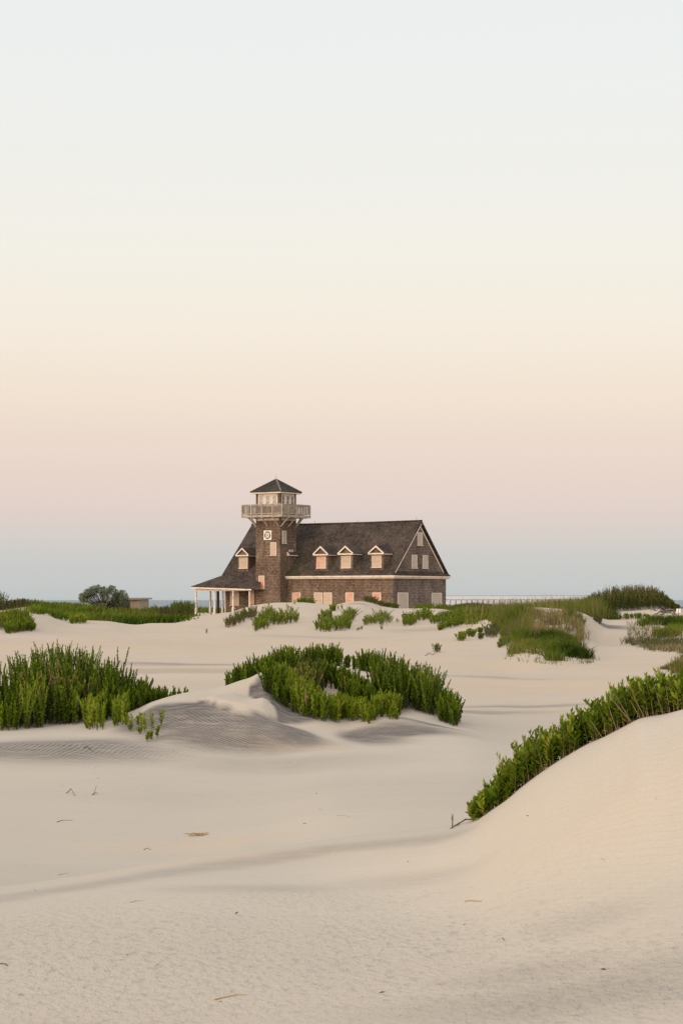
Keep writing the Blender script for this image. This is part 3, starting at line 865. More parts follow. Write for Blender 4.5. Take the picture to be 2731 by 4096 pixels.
for f in (0.04, 0.5, 0.96):
    x = TX0 + (TX1 - TX0) * f; y = TY0 + (TY1 - TY0) * f
    for p, qq in (((x, GY0 + 0.05, 7.88), (x, TY0 - 0.02, 7.02)), ((x, GY1 - 0.05, 7.88), (x, TY1 + 0.02, 7.02)),
                  ((GX0 + 0.05, y, 7.88), (TX0 - 0.02, y, 7.02)), ((GX1 - 0.05, y, 7.88), (TX1 + 0.02, y, 7.02))):
        b = MB(); b.beam(p, qq, 0.09, 0.11); b.build('brace', M['raw'], gal, dz=-ZB)

# lookout cabin: open window walls all round
CZ0, CZS, CZH, CZT = 8.12, 9.00, 10.03, 10.24
b = MB()
pw = 0.26
for x in (TX0, TX1 - pw):
    for y in (TY0, TY1 - pw):
        b.box(x, x + pw, y, y + pw, CZ0, CZT)
b.box(TX0 + pw, TX1 - pw, TY0 + 0.003, TY0 + 0.15, CZ0, CZS); b.box(TX0 + pw, TX1 - pw, TY1 - 0.15, TY1 - 0.003, CZ0, CZS)
b.box(TX0 + 0.003, TX0 + 0.15, TY0 + pw, TY1 - pw, CZ0, CZS); b.box(TX1 - 0.15, TX1 - 0.003, TY0 + pw, TY1 - pw, CZ0, CZS)
cabin = part(b, 'lookout_cabin', M['wall'])


def window_wall(plane, off, u0, u1, sgn):
    def bx(mb, a, c, d0, d1, z0, z1):
        lo, hi = sorted((off - sgn * d0, off - sgn * d1))
        if plane == 'F': mb.box(a, c, lo, hi, z0, z1)
        else: mb.box(lo, hi, a, c, z0, z1)
    f = MB(); w = u1 - u0
    bx(f, u0, u1, 0.0, 0.09, CZH - 0.02, CZT - 0.02)
    gl = []
    gw, mu = w * 0.195, w * (1 - 3 * 0.195) / 4
    u = u0
    for k in range(4):
        m2 = mu * (0.55 if k in (0, 3) else 1.45)
        bx(f, u, u + m2, 0.0, 0.09, CZS, CZH - 0.021); u += m2
        if k < 3: gl.append((u, u + gw)); u += gw
    fr = f.build('window_frame', M['trim'], cabin, dz=-ZB)
    for a, c in gl:
        s = MB()
        for aa, cc, z0, z1 in ((a + 0.002, a + 0.035, CZS, CZH - 0.023), (c - 0.035, c - 0.002, CZS, CZH - 0.023),
                               (a + 0.036, c - 0.036, 9.52, 9.565), (a + 0.036, c - 0.036, CZS, CZS + 0.05), (a + 0.036, c - 0.036, CZH - 0.06, CZH - 0.024)):
            bx(s, aa, cc, 0.02, 0.07, z0, z1)
        s.build('window_sash', M['trim'], cabin, dz=-ZB)
        s = MB(); bx(s, a + 0.03, c - 0.03, 0.04, 0.046, CZS + 0.04, CZH - 0.05)
        s.build('window_pane', M['glass'], cabin, dz=-ZB)


window_wall('F', TY0 + 0.01, TX0 + pw, TX1 - pw - 0.02, -1); window_wall('F', TY1 - 0.01, TX0 + pw, TX1 - pw, 1)
window_wall('G', TX0 + 0.01, TY0 + pw, TY1 - pw, -1); window_wall('G', TX1 - 0.01, TY0 + pw, TY1 - pw, 1)
b = MB(); b.box(-13.75, -13.35, 0.1, 0.5, CZ0, CZT - 0.03); b.build('inner_post', M['dark_wood'], cabin, dz=-ZB)
RO = 0.41
rx0, rx1, ry0, ry1 = TX0 - RO, TX1 + RO, TY0 - RO, TY1 + RO
RZ0, RZ1 = 10.40, 11.66
ap = ((rx0 + rx1) / 2, (ry0 + ry1) / 2, RZ1)
cr = [(rx0, ry0), (rx1, ry0), (rx1, ry1), (rx0, ry1)]
b = MB()
for i in range(4):
    (xa_, ya_), (xb_, yb_) = cr[i], cr[(i + 1) % 4]
    b.face([(xa_, ya_, RZ0), (xb_, yb_, RZ0), ap]); b.face([(xa_, ya_, RZ0), (xa_, ya_, RZ0 - 0.07), (xb_, yb_, RZ0 - 0.07), (xb_, yb_, RZ0)])
b.face([(x, y, RZ0 - 0.07) for x, y in cr][::-1])
tr = part(b, 'tower_roof', M['tower_roof'])
b = MB()
for x, y in cr:
    b.beam((x, y, RZ0 + 0.01), (ap[0] + (x - ap[0]) * 0.02, ap[1] + (y - ap[1]) * 0.02, RZ1), 0.16, 0.05)
b.build('hip_cap', M['hip'], tr, dz=-ZB)
b = MB()
e = 0.05
b.box(rx0 + e, rx1 - e, ry0 + e, ry0 + e + 0.04, 10.20, RZ0 - 0.072); b.box(rx0 + e, rx1 - e, ry1 - e - 0.04, ry1 - e, 10.20, RZ0 - 0.072)
b.box(rx0 + e, rx0 + e + 0.04, ry0 + e + 0.042, ry1 - e - 0.042, 10.20, RZ0 - 0.072); b.box(rx1 - e - 0.04, rx1 - e, ry0 + e + 0.042, ry1 - e - 0.042, 10.20, RZ0 - 0.072)
b.box(rx0 + e + 0.05, rx1 - e - 0.05, ry0 + e + 0.05, ry1 - e - 0.05, 10.245, 10.30)
b.build('eave_board', M['trim'], tr, dz=-ZB)
b = MB(); b.tube([(ap[0], ap[1], RZ1 - 0.1), (ap[0], ap[1], RZ1 + 0.38)], [0.022, 0.012], 5); b.build('finial', M['metal'], tr, dz=-ZB)
for px in (1259, 1430, 1665.5):
    x, _ = on_front(px, W / 2)
    b = MB(); b.tube([(x, W / 2, ridge_z(x)), (x, W / 2, ridge_z(x) + 0.34)], [0.018, 0.012], 5); part(b, 'lightning_rod', M['metal'])

# ------------------------------------------------------------------ plants
G_DARK, G_MID, G_LITE, G_YOUNG = (0.018, 0.034, 0.003), (0.075, 0.118, 0.006), (0.155, 0.208, 0.012), (0.255, 0.285, 0.032)
G_MEAD = (0.125, 0.160, 0.014)
G_OLIVE, G_YEL, TAN, BROWN, GREYG = (0.085, 0.088, 0.022), (0.150, 0.150, 0.035), (0.270, 0.200, 0.105), (0.120, 0.085, 0.050), (0.085, 0.105, 0.065)


def blend(cols, t):
    cols = np.array(cols); t = np.clip(t, 0, 0.9999) * (len(cols) - 1)
    i = t.astype(int); f = (t - i)[..., None]
    return cols[i] * (1 - f) + cols[i + 1] * f


def leaves_mesh(P, D, L, Wd, col):
    """one folded four-cornered leaf per row"""
    n = len(P)
    up = np.zeros_like(D); up[:, 2] = 1
    S = np.cross(D, up + rng.normal(0, 0.35, D.shape)); S /= np.linalg.norm(S, axis=1, keepdims=True) + 1e-9
    Nn = np.cross(S, D)
    mid = P + D * (L * 0.52)[:, None] + Nn * (Wd * 0.18)[:, None]
    V = np.stack([P, mid + S * (Wd / 2)[:, None], P + D * L[:, None], mid - S * (Wd / 2)[:, None]], 1)
    return V.reshape(-1, 3), np.arange(4 * n).reshape(n, 4), np.repeat(col, 4, 0)


def shoots_to_leaves(P, H, lean, nl, LL, LW, cols, start=0.12, el0=35, el1=72, bias=0.0):
    S = len(P)
    t = np.linspace(start, 1, nl)[None, :] + rng.uniform(-0.5, 0.5, (S, nl)) * (1 - start) / nl
    t = np.clip(t, 0, 1)
    az = np.arange(nl)[None, :] * 2.4 + rng.uniform(0, 6.28, (S, 1)) + rng.normal(0, 0.25, (S, nl))
    el = np.radians(el0 + (el1 - el0) * t**1.5 + rng.normal(0, 9, (S, nl)))
    pos = np.empty((S, nl, 3))
    pos[..., 0] = P[:, 0:1] + lean[:, 0:1] * H[:, None] * t**1.4
    pos[..., 1] = P[:, 1:2] + lean[:, 1:2] * H[:, None] * t**1.4
    pos[..., 2] = P[:, 2:3] + H[:, None] * t
    D = np.stack([np.cos(az) * np.cos(el), np.sin(az) * np.cos(el), np.sin(el)], -1)
    L = LL * (0.72 + 0.45 * np.sin(PI * t)) * rng.uniform(0.75, 1.2, (S, nl))
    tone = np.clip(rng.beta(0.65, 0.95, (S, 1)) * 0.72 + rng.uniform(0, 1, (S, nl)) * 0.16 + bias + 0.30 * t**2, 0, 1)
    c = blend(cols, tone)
    return leaves_mesh(pos.reshape(-1, 3), D.reshape(-1, 3), L.ravel(), L.ravel() * LW / LL, c.reshape(-1, 3))


def stems_arrays(P, H, lean, r):
    S = len(P); tt = np.array([0, 0.5, 1.0]); rad = np.array([1.0, 0.75, 0.3])
    a = np.array([0, 2.094, 4.189])
    V = np.empty((S, 3, 3, 3))
    for k in range(3):
        cx = P[:, 0] + lean[:, 0] * H * tt[k]**1.4; cy = P[:, 1] + lean[:, 1] * H * tt[k]**1.4; cz = P[:, 2] - 0.03 * (k == 0) + H * tt[k] * 0.97
        for j in range(3):
            V[:, k, j, 0] = cx + r * rad[k] * math.cos(a[j]); V[:, k, j, 1] = cy + r * rad[k] * math.sin(a[j]); V[:, k, j, 2] = cz
    q = []
    for k in range(2):
        for j in range(3):
            j2 = (j + 1) % 3
            q.append((k * 3 + j, k * 3 + j2, k * 3 + 3 + j2, k * 3 + 3 + j))
    Q = (np.arange(S)[:, None, None] * 9 + np.array(q)[None]).reshape(-1, 4)
    return V.reshape(-1, 3), Q


def bases(blob, mult=1.0):
    """shoot feet for one blob: ('S', x0, x1, y0, y1, dy, n) read on the sand, or ('D', x0, x1, d0, d1, n) by distance"""
    out = []
    if blob[0] == 'S':
        _, a, c, ya, yb, dy, n = blob[:7]; n = max(2, int(n * mult))
        for _ in range(n):
            f = rng.uniform(0, 1); j = rng.uniform(-1, 1)
            f2 = 0.5 + (f - 0.5) * math.sqrt(max(0.05, 1 - 0.55 * j * j))
            out.append(seen(a + (c - a) * f2, ya + (yb - ya) * f2 + dy * j))
    else:
        _, a, c, d0, d1, n = blob[:6]; n = max(2, int(n * mult))
        for _ in range(n):
            out.append(spot(rng.uniform(a, c), rng.uniform(d0, d1)))
    return np.array([tuple(p) for p in out])


def shrub(label, blobs, cols, nl=34, leaf=(0.042, 0.013), name='beach_shrub', cat='shrub', group=None, lean=0.16, wind=(0.02, 0.0),
          stem_r=0.004, dry=0, el=(35, 72), start=0.10, bias=0.0, edge=True, stem_mat='stem', mult=1.0, front=1.0):
    Ps, Hs, Cs = [], [], []
    for bl in blobs:
        P = bases(bl, mult); h0, h1 = bl[-2], bl[-1]
        u = rng.beta(2.6, 1.3, len(P)) if leaf[0] < 0.1 else rng.beta(1.7, 1.4, len(P))
        if edge and len(P) > 20:                 # shoots gather in tufts, each tuft with a height of its own
            ctr = P[rng.choice(len(P), max(3, len(P) // 9), replace=False)]; cu = rng.uniform(0.72, 1.08, len(ctr))
            k = np.argmin(((P[:, None, :2] - ctr[None, :, :2])**2).sum(-1), 1)
            P[:, :2] += (ctr[k, :2] - P[:, :2]) * 0.12; u = u * cu[k]
        if edge and len(P) > 6:
            cpos = np.mean(P[:, :2], 0); r = np.abs(P[:, 0] - cpos[0]); u = u * (1 - (0.45 if leaf[0] < 0.1 else 0.75) * (r / (r.max() + 1e-6))**2)
        H = (h0 + (h1 - h0) * u) / F * P[:, 1]
        if front < 1 and bl[0] == 'D': H *= front + (1 - front) * np.clip((P[:, 1] - P[:, 1].min()) / (np.ptp(P[:, 1]) * 0.55 + 1e-6), 0, 1)
        Ps.append(P); Hs.append(H)
    P = np.concatenate(Ps); H = np.concatenate(Hs)
    ln = rng.normal(0, lean, (len(P), 2)) + np.array(wind)
    foot = P.mean(0); foot[2] = P[:, 2].min()
    o = tag(empty(name, tuple(foot)), label, cat, group)
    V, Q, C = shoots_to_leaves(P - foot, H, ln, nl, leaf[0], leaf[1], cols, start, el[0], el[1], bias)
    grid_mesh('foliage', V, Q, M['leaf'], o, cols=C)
    V, Q = stems_arrays(P - foot, H, ln, stem_r)
    grid_mesh('stem', V, Q, M[stem_mat], o)
    if dry:
        dry = int(dry * 2.2); k = rng.choice(np.argsort(P[:, 1])[:len(P) * 6 // 10], dry); Pd = P[k] + rng.normal(0, 0.03, (dry, 3)) * (1, 1, 0); Hd = H[k] * rng.uniform(0.85, 1.08, dry)
        V, Q, C = shoots_to_leaves(Pd - foot, Hd, ln[k], 40, leaf[0], leaf[1] * 0.8, [BROWN, TAN, (0.36, 0.22, 0.11)], 0.4, 55, 85)
        ob = grid_mesh('dry_seed_spike', V, Q, M['leaf'], o, cols=C); ob['label'] = 'dry tan spikes among the green shoots'
    return o


GREENS = [G_DARK, G_MID, G_LITE]
BRIGHT = [G_MID, G_LITE, G_YOUNG]
# left thicket
LT = dict(nl=66, leaf=(0.050, 0.025), stem_r=0.006, mult=1.75, start=0.03, el=(46, 80), lean=0.15, stem_mat='bark', front=0.55, group='shrubs of the left thicket')
shrub('tall dense green shrub of the left thicket, cut by the left edge', [('D', -90, 75, 27.4, 30.5, 70, 140, 225)], GREENS, **LT)
shrub('tall green shrub second from the left edge in the left thicket', [('D', 60, 175, 27.8, 30.6, 62, 180, 258)], GREENS, dry=5, **LT)
shrub('tallest shrub of the left thicket with tan dry spikes at its top', [('D', 165, 275, 28.2, 30.8, 64, 215, 295)], GREENS, dry=16, **LT)
shrub('tall green shrub right of the tan spiked one in the left thicket', [('D', 265, 370, 28.1, 30.8, 62, 200, 268)], GREENS, dry=4, **LT)
shrub('green shrub at the right shoulder of the left thicket with one shoot standing above it', [('D', 355, 460, 28.0, 31, 60, 140, 218), ('D', 462, 468, 30.4, 30.6, 2, 248, 255)], GREENS, dry=2, **LT)
shrub('dark lower shrub sloping down at the right end of the left thicket', [('D', 440, 520, 28.8, 31.3, 44, 90, 178), ('D', 515, 590, 29.0, 31.5, 34, 70, 128)], GREENS, **LT)
LT['nl'] = 44; LT['mult'] = 1.4
shrub('bright green young shrub at the front foot of the left thicket, near its right end', [('S', 335, 428, 2905, 2905, 22, 34, 60, 150)], BRIGHT, **LT)
shrub('bright green low shrub at the front foot of the left thicket, near the left edge', [('S', 90, 185, 2908, 2908, 14, 30, 110, 190)], BRIGHT, **LT)
shrub('small bright shrub between the left thicket and the loose young shoots', [('S', 440, 512, 2895, 2880, 22, 26, 40, 110)], BRIGHT, **LT)
shrub('low shrub trailing right from the left thicket to the sand crest', [('D', 560, 665, 29.8, 32.5, 56, 50, 88)], GREENS, **LT)
shrub('thin line of tiny shoots poking above the sand crest right of the left thicket', [('D', 650, 755, 30.5, 32.5, 16, 52, 86)], GREENS, **LT)
for px, py, h in [(528, 2920, 70), (548, 2915, 55), (565, 2918, 60), (582, 2935, 62), (608, 2925, 75), (646, 2918, 70), (560, 2942, 30), (523, 2928, 40), (588, 2968, 40), (605, 2968, 34), (628, 2957, 42), (505, 2912, 48)]:
    shrub('leafy young shoot growing on bare sand just right of the left thicket', [('S', px - 4, px + 4, py, py, 2, 2, h * 0.6, h * 1.0)], BRIGHT, nl=22, leaf=(0.050, 0.022),
          name='young_shoot', cat='seedling', group='young shoots beside the left thicket', stem_r=0.004, lean=0.22, edge=False)

# middle dune
MDN = dict(nl=46, leaf=(0.048, 0.024), stem_r=0.005, mult=1.5, start=0.03, el=(44, 80), stem_mat='bark', lean=0.17, group='shrubs on the middle dune')
shrub('low shrub trailing down the left back slope of the middle dune', [('D', 900, 1010, 33.0, 34.6, 44, 45, 90), ('D', 1000, 1080, 33.4, 35, 34, 60, 110)], GREENS, **MDN)
shrub('upright shrub on the middle dune top, left of the bare sand cap', [('D', 1070, 1200, 33.4, 35.4, 70, 65, 120)], GREENS, dry=2, **MDN)
shrub('shrub at the highest point of the middle dune, behind the bare sand cap', [('D', 1195, 1375, 34.9, 36.0, 64, 50, 100)], GREENS, **MDN)
shrub('small dark shrub behind the right end of the bare sand cap', [('D', 1430, 1530, 34.4, 35.6, 40, 50, 95), ('D', 1372, 1435, 34.8, 35.6, 10, 30, 55)], GREENS, **MDN)
shrub('dense shrub at the left front of the middle dune beside the sand peak', [('S', 1055, 1150, 2760, 2815, 26, 70, 70, 130)], GREENS, **MDN)
shrub('dense shrub on the front face of the middle dune, second from the sand peak', [('S', 1130, 1250, 2810, 2860, 30, 80, 60, 125), ('S', 1100, 1210, 2745, 2790, 28, 50, 50, 100)], BRIGHT, dry=3, **MDN)
shrub('shrub at the low front edge of the middle dune, left of the bare hollow', [('S', 1225, 1365, 2858, 2884, 18, 66, 50, 105), ('S', 1190, 1290, 2810, 2840, 24, 46, 50, 95)], BRIGHT, **MDN)
shrub('brownish green shrub between the bare sand cap and the bare hollow', [('S', 1190, 1300, 2740, 2770, 26, 54, 60, 110)], [G_MID, G_OLIVE, G_LITE], dry=8, **MDN)
shrub('green shrub in front of the bare sand cap, right above the hollow', [('S', 1340, 1450, 2772, 2800, 24, 60, 50, 105), ('S', 1370, 1510, 2806, 2830, 22, 64, 50, 100), ('S', 1262, 1352, 2728, 2752, 20, 44, 40, 85)], GREENS, dry=2, **MDN)
shrub('low loose shrub at the front edge of the middle dune, right of the hollow', [('S', 1320, 1500, 2862, 2888, 16, 84, 40, 85), ('S', 1330, 1430, 2832, 2846, 16, 30, 30, 60)], BRIGHT, **MDN)
shrub('low bright shrub at the front edge of the middle dune, below the biggest shrub', [('S', 1480, 1610, 2858, 2870, 18, 62, 45, 100)], BRIGHT, **MDN)
shrub('biggest tall dark shrub on the right half of the middle dune', [('S', 1480, 1660, 2780, 2818, 40, 130, 85, 165)], GREENS, dry=3, **MDN)
shrub('tall shrub right of the biggest one on the middle dune', [('S', 1640, 1765, 2812, 2850, 30, 96, 90, 160)], GREENS, dry=5, **MDN)
shrub('drooping shrub at the far right tip of the middle dune', [('S', 1745, 1842, 2868, 2905, 16, 66, 60, 125)], GREENS, **MDN)

# right-hand near dune: broad-leaved shrubs just behind its crest
cr_px = [p for p, _, _ in LINES[3]]; cr_d = [d for _, d, _ in LINES[3]]


def crest_shrub(label, a, c, n, h0, h1, bare=0, cols=[G_DARK, G_MID, G_MID, G_LITE, G_YOUNG]):
    P, H = [], []
    n = int(n * 1.0)
    for _ in range(n):
        px = rng.uniform(a, c); e = rng.uniform(0.02, 0.42)
        p = spot(px, float(np.interp(px, cr_px, cr_d)) + e)
        crest_z = spot(px, float(np.interp(px, cr_px, cr_d))).z
        P.append(tuple(p)); H.append(0.76 * (h0 + (h1 - h0) * rng.beta(1.3, 1.5)) / F * 13 + (crest_z - p.z) * 0.9)
    P, H = np.array(P), np.array(H)
    ln = rng.normal(0, 0.22, (n, 2)) + (-0.12, -0.05)
    foot = P.mean(0); foot[2] = P[:, 2].min()
    o = tag(empty('broadleaf_shrub', tuple(foot)), label, 'shrub', 'shrubs along the crest of the near right dune')
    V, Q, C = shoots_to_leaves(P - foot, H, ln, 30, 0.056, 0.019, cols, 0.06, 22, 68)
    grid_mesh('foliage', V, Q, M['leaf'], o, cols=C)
    V, Q = stems_arrays(P - foot, H, ln, 0.0045); grid_mesh('stem', V, Q, M['stem'], o)
    for _ in range(bare):
        px = rng.uniform(a, c); d = float(np.interp(px, cr_px, cr_d))
        p = spot(px, d + 0.015); L = rng.uniform(0.09, 0.19)
        s = MB(); lx = -L * rng.uniform(-0.1, 0.9)
        s.tube([p - Vector(foot) + Vector((0.01, 0, -0.02)), p - Vector(foot) + Vector((lx * 0.5, -0.01, L * 0.45)), p - Vector(foot) + Vector((lx, 0.03, L))], [0.0030, 0.0022, 0.0010], 5)
        s.build('bare_stem', M['stem'], o)
    return o


crest_shrub('lowest small yellowish shrub at the foot of the near right dune crest', 1880, 1955, 24, 45, 105, 0, [G_MID, G_LITE, G_YOUNG])
crest_shrub('second shrub up from the foot of the near right dune crest', 1945, 2030, 32, 60, 125)
crest_shrub('shrub third up the near right dune crest, with a taller shoot leaning left', 2010, 2120, 44, 90, 205)
crest_shrub('round bushy shrub halfway up the near right dune crest', 2100, 2215, 50, 100, 205)
crest_shrub('shrub just above halfway on the near right dune crest', 2200, 2330, 54, 85, 185, 0)
crest_shrub('shrub with few bare stems on the upper part of the near right dune', 2315, 2450, 50, 75, 180, 2)
crest_shrub('shrub with several bare leaning stems near the top of the near right dune', 2435, 2570, 52, 85, 195, 4)
crest_shrub('shrub second from the right edge on top of the near right dune crest', 2555, 2660, 48, 100, 185, 1)
crest_shrub('topmost shrub of the near right dune crest, cut by the right edge', 2645, 2780, 56, 90, 195, 2)
b = MB(); p0, p1, p2, p3 = seen(1800, 3322), seen(1830, 3308), seen(1862, 3290), seen(1895, 3285)
up = Vector((0, 0, 0.012))
b.tube([p0 + up * .3, p1 + up, p2 + up * 1.6, p3 + up * .5], [0.003, 0.005, 0.007, 0.006], 5)
tag(b.build('root', M['twig'], smooth=True), 'thin brown root creeping from the foot of the near right dune shrubs', 'root')
shrub('single bare sprout standing at the very foot of the near right dune', [('S', 1806, 1814, 3318, 3318, 2, 2, 52, 62)], BRIGHT, nl=7, leaf=(0.012, 0.006), name='young_shoot', cat='seedling', start=0.5, edge=False, lean=0.06)

# clumps on the slope in front of the house
FARG = [(0.050, 0.078, 0.007), (0.095, 0.138, 0.009), (0.185, 0.220, 0.018)]
FAR = dict(nl=18, leaf=(0.12, 0.05), stem_r=0.010, mult=2.3, start=0.03, group='green clumps on the slope below the house', lean=0.4)
shrub('clump of half brown shrub leaning left below the porch', [('S', 898, 1028, 2510, 2462, 13, 62, 20, 46)], [BROWN, G_OLIVE, G_MID], **FAR)
shrub('wide bright green clump below the tower, the larger of two beside each other', [('S', 1008, 1085, 2515, 2492, 20, 50, 20, 48), ('S', 1044, 1100, 2474, 2462, 10, 22, 16, 36)], FARG, **FAR)
shrub('looser green clump below the tower, right of the larger one', [('S', 1080, 1195, 2492, 2482, 14, 54, 20, 46)], FARG, **FAR)
shrub('green clump with sand in its middle below the paired windows', [('S', 1258, 1405, 2518, 2510, 14, 76, 20, 48), ('S', 1268, 1330, 2482, 2470, 7, 24, 16, 34), ('S', 1362, 1418, 2494, 2472, 16, 34, 20, 44)], FARG, **FAR)
shrub('sparse pale green clump with upright shoots below the right end windows', [('S', 1450, 1500, 2500, 2490, 8, 16, 18, 38), ('S', 1490, 1565, 2492, 2490, 12, 34, 20, 50)], [G_OLIVE, G_LITE, GREYG], **FAR)
shrub('dense low green clump below the gable end, beside a dark piece of driftwood', [('S', 1606, 1668, 2498, 2490, 12, 42, 20, 42)], FARG, **FAR)
shrub('bright clump climbing the slope below the gable end', [('S', 1665, 1725, 2478, 2470, 10, 34, 20, 46), ('S', 1715, 1760, 2490, 2492, 8, 22, 18, 36)], FARG, **FAR)
shrub('small clump at the lower right of the slope, apart from the others', [('S', 1750, 1800, 2522, 2505, 6, 26, 14, 28)], FARG, **FAR)
shrub('low green patch on the crest against the wall below the left front window', [('D', 1190, 1256, 153.5, 158, 44, 16, 30)], FARG, **FAR)
shrub('tuft of fine brownish grass on the crest under the rightmost front window', [('D', 1458, 1530, 156, 161, 54, 12, 30)], [BROWN, G_OLIVE, G_MID], **FAR)
shrub('low olive tuft at the house corner on the crest', [('D', 1535, 1595, 157.5, 162, 34, 10, 22)], [G_OLIVE, G_MID], **FAR)
shrub('green strip of plants along the foot of the gable wall', [('D', 1660, 1815, 160, 172, 90, 16, 34)], FARG, **FAR)
shrub('small bright tuft alone near the top of the slope below the paired windows', [('S', 1318, 1342, 2444, 2444, 4, 14, 12, 26)], FARG, **FAR)
for px, py, h in [(1146, 2412, 26), (1150, 2438, 18), (1163, 2446, 20), (1172, 2452, 16), (1178, 2420, 16), (1076, 2432, 24), (1052, 2440, 14), (1352, 2440, 18), (1366, 2436, 16), (1398, 2444, 14), (1432, 2524, 10), (1445, 2520, 12), (1526, 2520, 14), (1588, 2492, 18)]:
    shrub('little sprig of green on bare sand of the slope below the house', [('S', px - 4, px + 4, py, py, 2, 4, h * 0.6, h)], FARG, nl=9, leaf=(0.10, 0.035),
          name='sprig', cat='seedling', group='sprigs on the slope below the house', stem_r=0.008, edge=False)
shrub('lone dark sprig with a bare root on the open sand flat', [('S', 1728, 1762, 2608, 2610, 4, 22, 14, 38)], [G_DARK, G_MID, G_OLIVE], nl=16, leaf=(0.07, 0.022), stem_r=0.007, lean=0.35)
shrub('tiny sprig alone on the left sand slope below the porch', [('S', 822, 828, 2536, 2536, 2, 4, 10, 18)], FARG, nl=9, leaf=(0.09, 0.03), stem_r=0.008, name='sprig', cat='seedling', edge=False)

# right side clumps
RC = dict(nl=16, leaf=(0.12, 0.046), stem_r=0.009, mult=1.6, start=0.03, group='green clumps left of the grassy hummock', lean=0.4)
shrub('row of bright green plants on the ridge right of the gable end', [('S', 1765, 1850, 2492, 2490, 12, 46, 20, 44), ('S', 1845, 1905, 2486, 2478, 10, 30, 18, 36)], FARG, **RC)
shrub('flat green clump below the ridge row right of the gable end', [('S', 1790, 1855, 2508, 2498, 7, 30, 12, 26)], FARG, **RC)
shrub('grey green feathery clump at the left foot of the grassy hummock', [('S', 1938, 2002, 2548, 2540, 9, 36, 22, 52)], [GREYG, G_OLIVE, GREYG], **RC)
shrub('dark green clump tucked against the left foot of the grassy hummock', [('S', 2000, 2040, 2548, 2540, 8, 24, 18, 38)], GREENS, **RC)
shrub('thin upright clump alone on the sand, left of the grassy hummock', [('S', 1826, 1862, 2570, 2556, 6, 18, 18, 34), ('S', 1864, 1898, 2548, 2546, 5, 16, 16, 30)], FARG, **RC)
shrub('tiny tuft between two clumps left of the grassy hummock', [('S', 1916, 1932, 2534, 2534, 3, 8, 10, 20)], FARG, **RC)
shrub('loose pale clump lowest on the sand left of the grassy hummock', [('S', 1986, 2040, 2592, 2578, 6, 20, 16, 34)], [GREYG, G_LITE], **RC)
shrub('short tuft standing by the lower left of the grassy hummock', [('S', 1912, 1930, 2558, 2556, 3, 9, 12, 24)], [GREYG, G_MID], **RC)
shrub('low row of dark shoots on the saddle between hummock and right edge', [('D', 2440, 2600, 118.5, 121.5, 40, 10, 26)], GREENS, **RC)
shrub('dark shoot clump on the brink right of the grassy hummock', [('S', 2378, 2404, 2486, 2494, 8, 14, 16, 34)], [G_DARK, BROWN, G_MID], **RC)

# left side clumps
LC = dict(nl=16, leaf=(0.14, 0.055), stem_r=0.009, mult=1.7, start=0.03, group='clumps on the far left dune', lean=0.18)
shrub('rounded dense green clump on the left dune, the upper of two at the left edge', [('S', -30, 118, 2510, 2494, 17, 170, 32, 64)], FARG, **LC)
shrub('longer low clump on the left dune, the lower of two at the left edge', [('S', 18, 130, 2532, 2518, 8, 120, 24, 50), ('S', 118, 142, 2524, 2522, 5, 14, 16, 34)], FARG, **LC)
shrub('brownish scrub along the top of the dune at the left edge', [('D', -60, 112, 120.5, 127, 170, 18, 42)], [BROWN, G_OLIVE, G_DARK], **LC)
shrub('faint grey green bush top at the left edge above the dune scrub', [('D', -50, 20, 128, 131, 60, 60, 100)], [GREYG, G_MID], **LC)
shrub('green clump at the foot of the left meadow on the sand', [('S', 278, 345, 2494, 2490, 7, 46, 16, 34)], BRIGHT, **LC)

# dark hummock on the right skyline
Ps, Hs = [], []
for _ in range(1500):
    px = rng.uniform(2322, 2716); d = rng.uniform(147, 161)
    top = np.interp(px, [2322, 2345, 2390, 2440, 2500, 2560, 2610, 2650, 2690, 2716], [2410, 2392, 2368, 2355, 2346, 2345, 2350, 2370, 2408, 2436])
    p = spot(px, d); Ps.append(tuple(p)); Hs.append(max(0.25, -(top - HZ) / F * d - p.z) * (rng.uniform(0.6, 1.03) + 0.10 * math.sin(px * 0.09) * math.sin(px * 0.031 + d)) * (1 - 0.35 * max(0, (150 - d) / 3)))
P, H = np.array(Ps), np.array(Hs); foot = P.mean(0); foot[2] = P[:, 2].min()
hm = tag(empty('hummock_bush', tuple(foot)), 'big dark rounded mass of scrub with feathery brown tops on the right skyline', 'bush')
ln = rng.normal(0, 0.10, (len(P), 2))
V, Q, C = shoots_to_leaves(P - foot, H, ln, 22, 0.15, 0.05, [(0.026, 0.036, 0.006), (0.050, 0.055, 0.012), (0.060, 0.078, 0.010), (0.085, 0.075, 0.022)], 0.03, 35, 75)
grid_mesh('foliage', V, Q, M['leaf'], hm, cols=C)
k = rng.choice(len(P), 900)
V, Q, C = shoots_to_leaves(P[k] - foot, H[k] * rng.uniform(0.96, 1.14, 900), ln[k] * 1.6, 10, 0.10, 0.034, [BROWN, (0.15, 0.12, 0.05), TAN], 0.74, 55, 85)
grid_mesh('feathery_top', V, Q, M['leaf'], hm, cols=C)

